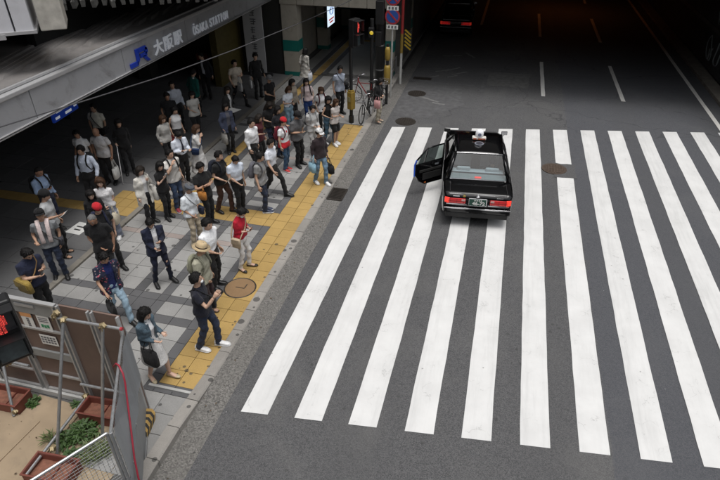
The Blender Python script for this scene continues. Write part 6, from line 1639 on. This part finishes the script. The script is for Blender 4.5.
P(-6.62, 6.92, 118, 1.70, top=('overshirt', NAVY, {'pat': 'floral', 'col2': (.45, .10, .14), 'col3': (.35, .28, .28), 'inner': (.012, .02, .10), 'open': .07}), bottom=('jeans', LJEAN), legs='walk', arms=('swingb', 'swingf'), tone=1, head=(0, 20), extras=[('tote', 'R', 'black bag in the hand of person in floral shirt', BLK, (.30, .09, .2), 'hand', .16)], label='person in dark floral shirt and pale jeans walking')
P(-5.08, 5.75, 105, 1.64, 'f', top=('jacket', (.075, .115, .15), {'pat': 'denim', 'hem': .94, 'inner': WHT, 'open': .06}), bottom=('skirt', (.68, .67, .66), {'hem': .46}), shoes=('flat', (.45, .38, .25)), hair=('bob', 'black'), legs='step', arms=('carry', 'phone_low'), head=(-5, 14), tone=3, extras=[('tote', 'R', 'black tote bag of person in denim jacket', BLK, (.34, .12, .32), 'arm', .24)], label='person in denim jacket and white skirt walking with black bag')
P(-6.43, 8.20, 128, 1.70, top=('jacket', NAVY, {'inner': WHT}), bottom=('slim', (.012, .015, .032)), shoes=BS, legs='wide', arms=('phone', 'phone_low'), head=(0, 30), extras=[('phone', 'R', 'white phone held by person in navy suit', (.6, .6, .62))], label='person in navy suit jacket over white T-shirt reading phone')
P(-4.58, 6.66, 82, 1.73, top=('tee', (.014, .015, .024), {'hem': .86}), bottom=('jeans', DJEAN), shoes=WS, legs='step', arms=('down', 'raise'), head=(0, 0), mask=True, extras=[('crossbag', 'L', 'black bag hanging behind person in dark T-shirt', BLK, (.26, .1, .24), BLK, .9)], label='person in dark T-shirt and jeans raising one hand by kerb')
P(-5.00, 7.52, 88, 1.69, top=('shirt', (.36, .35, .27), {'hem': .84, 'sleeve': 1.0}), bottom=('trousers', (.03, .015, .018)), shoes=('sandal', (.06, .035, .02)), hair=('short', 'grey'), hat=('fedora', (.52, .40, .24), (.05, .03, .02)), arms=('down', 'front'), tone=1, extras=[('backpack', 'khaki backpack of person in straw hat', (.30, .30, .22), (.26, .12, .36))], label='person in straw hat and khaki shirt with backpack')
P(-5.25, 8.32, 92, 1.72, top=('shirt', WHT), bottom=('trousers', BLK), shoes=BS, arms=('down', 'front'), label='person in white short-sleeved shirt behind the straw hat')
P(-4.95, 9.08, 98, 1.61, 'f', top=('long', (.42, .012, .03), {'hem': .90, 'sleeve': 1.5, 'fit': 1.06}), bottom=('slim', (.72, .70, .68)), shoes=('flat', BLK), hair=('short', 'black'), legs='relax', arms=('phone', 'phone'), head=(0, 32), mask=True, tone=3, extras=[('phone', 'R', 'phone held by person in red top'), ('crossbag', 'R', 'beige bag of person in red top', (.50, .40, .28), (.22, .08, .24), (.4, .3, .2), .88)], label='person in red top and white trousers looking down at phone')
P(-6.42, 9.68, 112, 1.62, top=('shirt', (.70, .74, .78), {'hem': .86, 'sleeve': 1.0}), bottom=('trousers', BEI), hair=('short', 'grey'), hat=('flatcap', (.10, .11, .13)), tone=1, arms=('front', 'front'), head=(0, 5), extras=[('crossbag', 'L', 'navy bag at the hip of person in flat cap', NAVY, (.26, .1, .2), (.03, .03, .04))], label='person in grey flat cap, white shirt and beige trousers')
# --- middle left under and beside the canopy
P(-8.02, 10.28, 105, 1.57, 'f', top=('cardigan', (.60, .58, .53), {'hem': .62, 'inner': (.7, .7, .7)}), bottom=('trousers', BLK), hair=('bob', 'dark'), tone=3, arms=('strap', 'down'), extras=[('tote', 'L', 'white tote bag on shoulder of person in pale cardigan', (.62, .60, .56), (.40, .13, .40), 'shoulder')], label='person in long pale cardigan with white shoulder tote')
P(-7.72, 10.62, 110, 1.58, 'f', top=('tee', BLK), bottom=('trousers', BLK), hair=('bob', 'black'), arms=('down', 'phone_high'), tone=3, extras=[('phone', 'R', 'pale phone held up by person in black beside pale cardigan', (.55, .55, .57))], label='person in black beside the long pale cardigan')
P(-7.70, 11.10, 108, 1.68, top=('tee', (.60, .58, .55), {'fit': 1.1}), bottom=('jeans', JEAN), shoes=('sneaker', (.25, .03, .05), (.6, .6, .6)), arms=('down', 'face'), tone=0, extras=[('backpack', 'black backpack strapped on person touching face', BLK, (.26, .13, .36)), ('tote', 'L', 'grey patterned bag hanging from hand of person in jeans', (.18, .16, .15), (.34, .22, .40), 'hand', .16)], label='person in loose white T-shirt and jeans touching face')
P(-8.14, 12.32, 120, 1.67, top=('shirt', (.66, .70, .78), {'sleeve': 1.9, 'tie': (.03, .03, .05)}), bottom=('trousers', BLK), arms=('phone', 'phone'), head=(0, 30), extras=[('paper', 'R', 'leaflet read by person in white shirt and dark tie', (.12, .2), -70)], label='person in white shirt and dark tie reading a leaflet')
P(-7.92, 12.78, 82, 1.62, 'f', top=('dress', (.60, .59, .58), {'len': .28, 'sleeve': .9}), bottom=('none', BLK), shoes=('flat', (.2, .15, .1)), hair=('bob', 'brown'), arms=('down', 'face'), tone=0, extras=[('crossbag', 'R', 'navy bag at the side of person in long white dress', (.012, .03, .09), (.22, .08, .19), (.03, .05, .1), .98)], label='person in long white dress with hand to chin')
P(-9.16, 13.9, 112, 1.62, 'f', top=('tank', (.62, .62, .63), {'hem': .97}), bottom=('trousers', BLK), hair=('pony', 'black'), tone=0, label='person in white sleeveless top and black trousers')
P(-9.20, 13.3, 115, 1.58, 'f', top=('long', (.42, .41, .39)), bottom=('trousers', BLK), hair=('bob', 'brown'), extras=[('tote', 'L', 'red bag held by person in grey top', (.28, .03, .03), (.24, .08, .2), 'arm', .2)], label='person in pale grey top with a red bag')
P(-10.2, 15.7, 125, 1.70, top=('shirt', (.50, .53, .60), {'sleeve': 1.9}), bottom=('trousers', BLK), tone=1, label='person in pale shirt deep under canopy behind white tank top')
P(-10.25, 17.0, 25, 1.70, top=('jacket', (.01, .09, .075), {'open': .01}), bottom=('trousers', BLK), label='person in dark green jacket seen from behind')
P(-9.38, 15.35, 122, 1.58, 'f', top=('tee', (.50, .49, .46)), bottom=('trousers', BLK), hair=('long', 'black'), arms=('down', 'phone_low'), label='person in white T-shirt under canopy in front of green jacket')
P(-10.80, 18.9, 172, 1.73, top=('jacket', (.012, .013, .018), {'inner': (.6, .62, .68)}), bottom=('trousers', BLK), label='person in black suit standing at back of the hall')
P(-9.95, 14.9, 150, 1.65, top=('tee', BLK), bottom=('trousers', BLK), shoes=WS, tone=2, label='person all in black with white shoes in the shade')
P(-6.55, 10.60, 102, 1.69, top=('tee', BLK, {'hem': .82}), bottom=('trousers', BLK), arms=('cross', 'cross'), tone=1, lean=-2, extras=[('tote', 'R', 'yellow and red bag held by person in black with crossed arms', (.40, .16, .03), (.26, .1, .2), 'arm', .14)], label='person in black with arms crossed holding bright bag')
P(-6.45, 11.24, 100, 1.71, top=('tee', BLK), bottom=('trousers', (.06, .028, .018)), shoes=BS, legs='step', arms=('down', 'carry'), extras=[('paper', 'R', 'folded white paper in hand of person in brown trousers', (.18, .26), -40), ('backpack', 'dark navy backpack of person in brown trousers', (.015, .018, .03))], label='person in black T-shirt and brown trousers holding paper')
P(-6.05, 11.32, 122, 1.66, top=('shirt', (.64, .70, .80)), bottom=('trousers', BLK), arms=('down', 'front'), head=(0, 24), label='person in pale blue shirt looking down near yellow strip')
P(-5.50, 11.50, 78, 1.67, top=('tee', (.26, .26, .26)), bottom=('jeans', DJEAN), shoes=('sneaker', (.03, .04, .08), (.5, .5, .5)), hair=('short', 'black'), extras=[('backpack', 'grey and dark backpack of person in grey T-shirt', (.12, .12, .14), (.28, .15, .38))], label='person in grey T-shirt with grey backpack facing the road')
P(-5.55, 12.36, 98, 1.73, top=('shirt', (.68, .71, .78)), bottom=('trousers', BLK), legs='stride', arms=('swingb', 'swingf'), label='person in white shirt and black trousers striding')
P(-6.52, 13.38, 98, 1.71, top=('shirt', WHT, {'sleeve': 1.9}), bottom=('trousers', BLK), arms=('down', 'down'), label='person in crisp white long-sleeved shirt and black trousers')
P(-6.58, 14.0, 100, 1.60, 'f', top=('tee', (.08, .015, .02)), bottom=('trousers', BLK), hair=('bob', 'dark'), arms=('down', 'phone'), extras=[('phone', 'R', 'phone held by person in maroon top')], label='person in maroon top behind person in crisp white shirt')
P(-6.70, 15.1, 108, 1.60, 'f', top=('tee', BLK), bottom=('jeans', DJEAN), hair=('long', 'dark'), arms=('phone', 'phone_low'), head=(0, 30), label='person in black top bending head over hands')
P(-6.30, 14.75, 100, 1.58, 'f', top=('long', (.018, .018, .022), {'sleeve': 1.3}), bottom=('jeans', DJEAN), hair=('bob', 'black'), arms=('carry', 'carry'), label='person in black with jeans next to the red cap backpack')
P(-7.86, 14.62, 130, 1.59, 'f', top=('cardigan', (.05, .06, .10), {'hem': .75, 'inner': (.1, .1, .12)}), bottom=('trousers', BLK), hair=('bob', 'black'), extras=[('tote', 'R', 'grey tote bag hanging from person in navy cardigan', (.30, .29, .27), (.34, .12, .32), 'hand', .12)], label='person in navy cardigan with grey tote near the step')
P(-8.45, 15.95, 112, 1.60, 'f', top=('overshirt', (.02, .02, .02), {'inner': (.6, .6, .6), 'open': .05}), bottom=('trousers', BLK), hair=('long', 'dark'), arms=('down', 'carry'), extras=[('paper', 'R', 'large sheet held out flat by person in black overshirt', (.42, .5), -85, (.6, .6, .58))], label='person holding out a large white sheet under canopy')
P(-9.38, 18.55, 122, 1.74, top=('tee', (.52, .46, .38)), bottom=('slim', BLK), shoes=BS, legs='stride', arms=('cross', 'down'), extras=[('tote', 'L', 'white carrier bag of person in beige T-shirt', (.5, .5, .5), (.26, .08, .28))], label='person in beige T-shirt and black trousers with long stride')
P(-8.95, 19.4, 130, 1.70, top=('long', BLK), bottom=('trousers', BLK), extras=[('tote', 'R', 'small white bag of person in black beside banner', (.55, .55, .55), (.2, .08, .28), 'arm')], label='person in black with small white bag near the banner')
P(-7.55, 17.25, 112, 1.64, top=('tee', BLK), bottom=('trousers', (.10, .09, .07)), hair=('short', 'grey'), hat=('cap', (.16, .16, .16)), tone=1, arms=('down', 'phone_low'), label='person in grey cap and black T-shirt by the step')
# --- towards the signal pole
P(-6.62, 16.55, 120, 1.60, 'f', top=('tee', (.62, .66, .72), {'hem': .95}), bottom=('jeans', (.20, .30, .38)), hair=('bob', 'brown'), arms=('phone', 'phone'), head=(0, 24), extras=[('phone', 'R', 'phone held by person in white blouse and jeans')], label='person in white blouse and light jeans on phone')
P(-6.70, 17.15, 120, 1.62, 'f', top=('long', (.30, .26, .21)), bottom=('trousers', BLK), hair=('bob', 'black'), label='person in beige top just behind the white blouse')
P(-6.28, 17.5, 150, 1.55, 'f', top=('shirt', (.52, .36, .36), {'pat': 'stripe', 'col2': (.68, .62, .62), 'hem': .86}), bottom=('jeans', (.02, .05, .17)), hair=('bob', 'black'), tone=3, extras=[('backpack', 'black backpack of person in pink striped top', BLK, (.26, .12, .32))], label='person in pink striped top and blue jeans')
P(-5.76, 13.86, 102, 1.60, top=('tee', (.70, .70, .72), {'pat': 'jersey', 'col2': (.50, .02, .03), 'hem': .80, 'fit': 1.1}), bottom=('jeans', (.04, .08, .14)), shoes=('sneaker', (.45, .03, .03), (.5, .1, .1)), hat=('beanie', (.55, .02, .03)), extras=[('backpack', 'dark red backpack of person in red cap and jersey', (.14, .012, .025), (.28, .15, .40))], label='person in red cap and white jersey with red backpack')
P(-5.50, 14.26, 110, 1.71, top=('tee', (.10, .10, .105), {'sleeve': .9}), bottom=('trousers', BLK), hair=('short', 'black'), hat=('cap', BLK), arms=('down', 'phone'), head=(0, 18), tone=1, extras=[('paper', 'R', 'small beige leaflet held by person in dark cap', (.12, .16), -60, (.5, .42, .3))], label='person in dark cap and charcoal shirt beside red backpack')
P(-5.33, 15.15, 122, 1.56, top=('hoodie', (.46, .46, .46)), bottom=('trousers', (.44, .44, .44)), shoes=WS, hair=('short', 'black'), arms=('phone_low', 'phone_low'), tone=3, extras=[('backpack', 'pale grey backpack of person in grey hoodie', (.45, .45, .46), (.26, .14, .36))], label='person in pale grey hoodie and grey trousers')
P(-4.52, 13.35, 130, 1.65, top=('long', (.035, .025, .028), {'sleeve': 1.6}), bottom=('jeans', (.14, .22, .30)), shoes=WS, hair=('short', 'black'), hat=('cap', (.72, .72, .72)), legs='step', tone=0, extras=[('tote', 'L', 'black bag carried low by person in white cap', BLK, (.46, .16, .24), 'hand', .26), ('tote', 'R', 'light blue bag held by person in white cap', (.25, .42, .52), (.30, .12, .26), 'arm', .3)], label='person in white cap and black long-sleeved top on yellow strip')
P(-5.10, 16.0, 108, 1.58, 'f', top=('tank', BLK, {'hem': .94}), bottom=('jeans', (.06, .12, .18)), shoes=WS, hair=('bob', 'black'), legs='step', arms=('face', 'carry'), tone=0, label='person in black sleeveless top and jeans near signal pole')
P(-5.54, 16.75, 140, 1.58, 'f', top=('tee', (.62, .62, .63)), bottom=('trousers', BLK), hair=('bob', 'brown'), extras=[('backpack', 'dark red backpack of person in white behind grey hoodie', (.10, .02, .03), (.26, .13, .34))], label='person in white T-shirt with dark red backpack')
P(-4.86, 15.95, 118, 1.52, 'f', top=('tee', (.50, .46, .44)), bottom=('shorts', BLK), hair=('long', 'brown'), arms=('carry', 'phone'), shoes=WS, tone=0, label='person in pale top and black shorts by signal pole')
P(-5.46, 18.58, 130, 1.73, top=('shirt', (.34, .38, .46), {'hem': .84}), bottom=('trousers', BLK), arms=('down', 'down'), tone=1, extras=[('crossbag', 'L', 'dark sling bag of person in blue-grey shirt', BLK, (.24, .1, .24), BLK, .98)], label='person in blue-grey shirt with sling bag behind signal pole')
P(-7.52, 20.85, 20, 1.60, 'f', top=('dress', (.52, .50, .46), {'len': .55, 'sleeve': 1.5}), bottom=('none', BLK), shoes=('flat', (.5, .48, .44)), hair=('bob', 'black'), legs='step', extras=[('tote', 'R', 'white paper bag of person in cream dress', (.60, .62, .66), (.26, .1, .32), 'hand', .1)], label='person in cream dress walking into the passage')
P(-3.98, 18.15, 110, 1.55, 'f', z=0.03, top=('cardigan', BLK, {'hem': .85, 'inner': (.1, .1, .1), 'open': .03}), bottom=('trousers', (.40, .36, .28)), shoes=('flat', (.4, .33, .25)), hair=('bob', 'black'), arms=('phone_low', 'carry'), head=(0, 26), extras=[('tote', 'R', 'pink shopping bag of person at the kerb', (.52, .28, .28), (.26, .1, .30), 'arm', .2)], label='person in black jacket and beige trousers at the kerb')
P(0.085, 13.48, -6, 1.60, z=0.13, top=('jacket', BLK, {'inner': (.3, .3, .3)}), bottom=('trousers', BLK), legs='sit', arms=('front', 'front'), lean=-4, label='person silhouetted behind the rear window of the taxi')
finish_people()
# leaf litter and chips on the plywood and in the gutter
lb = MB()
for i in range(85):
    if i < 28: x, y, z = random.uniform(-7.4, -5.95), random.uniform(2.9, 4.8), 0.042
    else: x, y, z = random.gauss(-4.0, .09), random.uniform(3.6, 18), 0.003
    a = random.uniform(0, 6.28); l = random.uniform(.008, .026); w = l * random.uniform(.3, .7); ca, sa = math.cos(a), math.sin(a)
    lb.add([(x - ca * l, y - sa * l, z), (x + sa * w, y - ca * w, z + .004), (x + ca * l, y + sa * l, z + .002), (x - sa * w, y + ca * w, z + .006)], [[0, 1, 2, 3]])
tag(lb.build('litter', mat('dead_leaf', (0.09, 0.06, 0.035), 0.9, var=0.5, scale=8)), 'scattered dead leaves and chips on plywood and gutter', 'litter', kind='stuff')

print('objects', len(SC.objects))
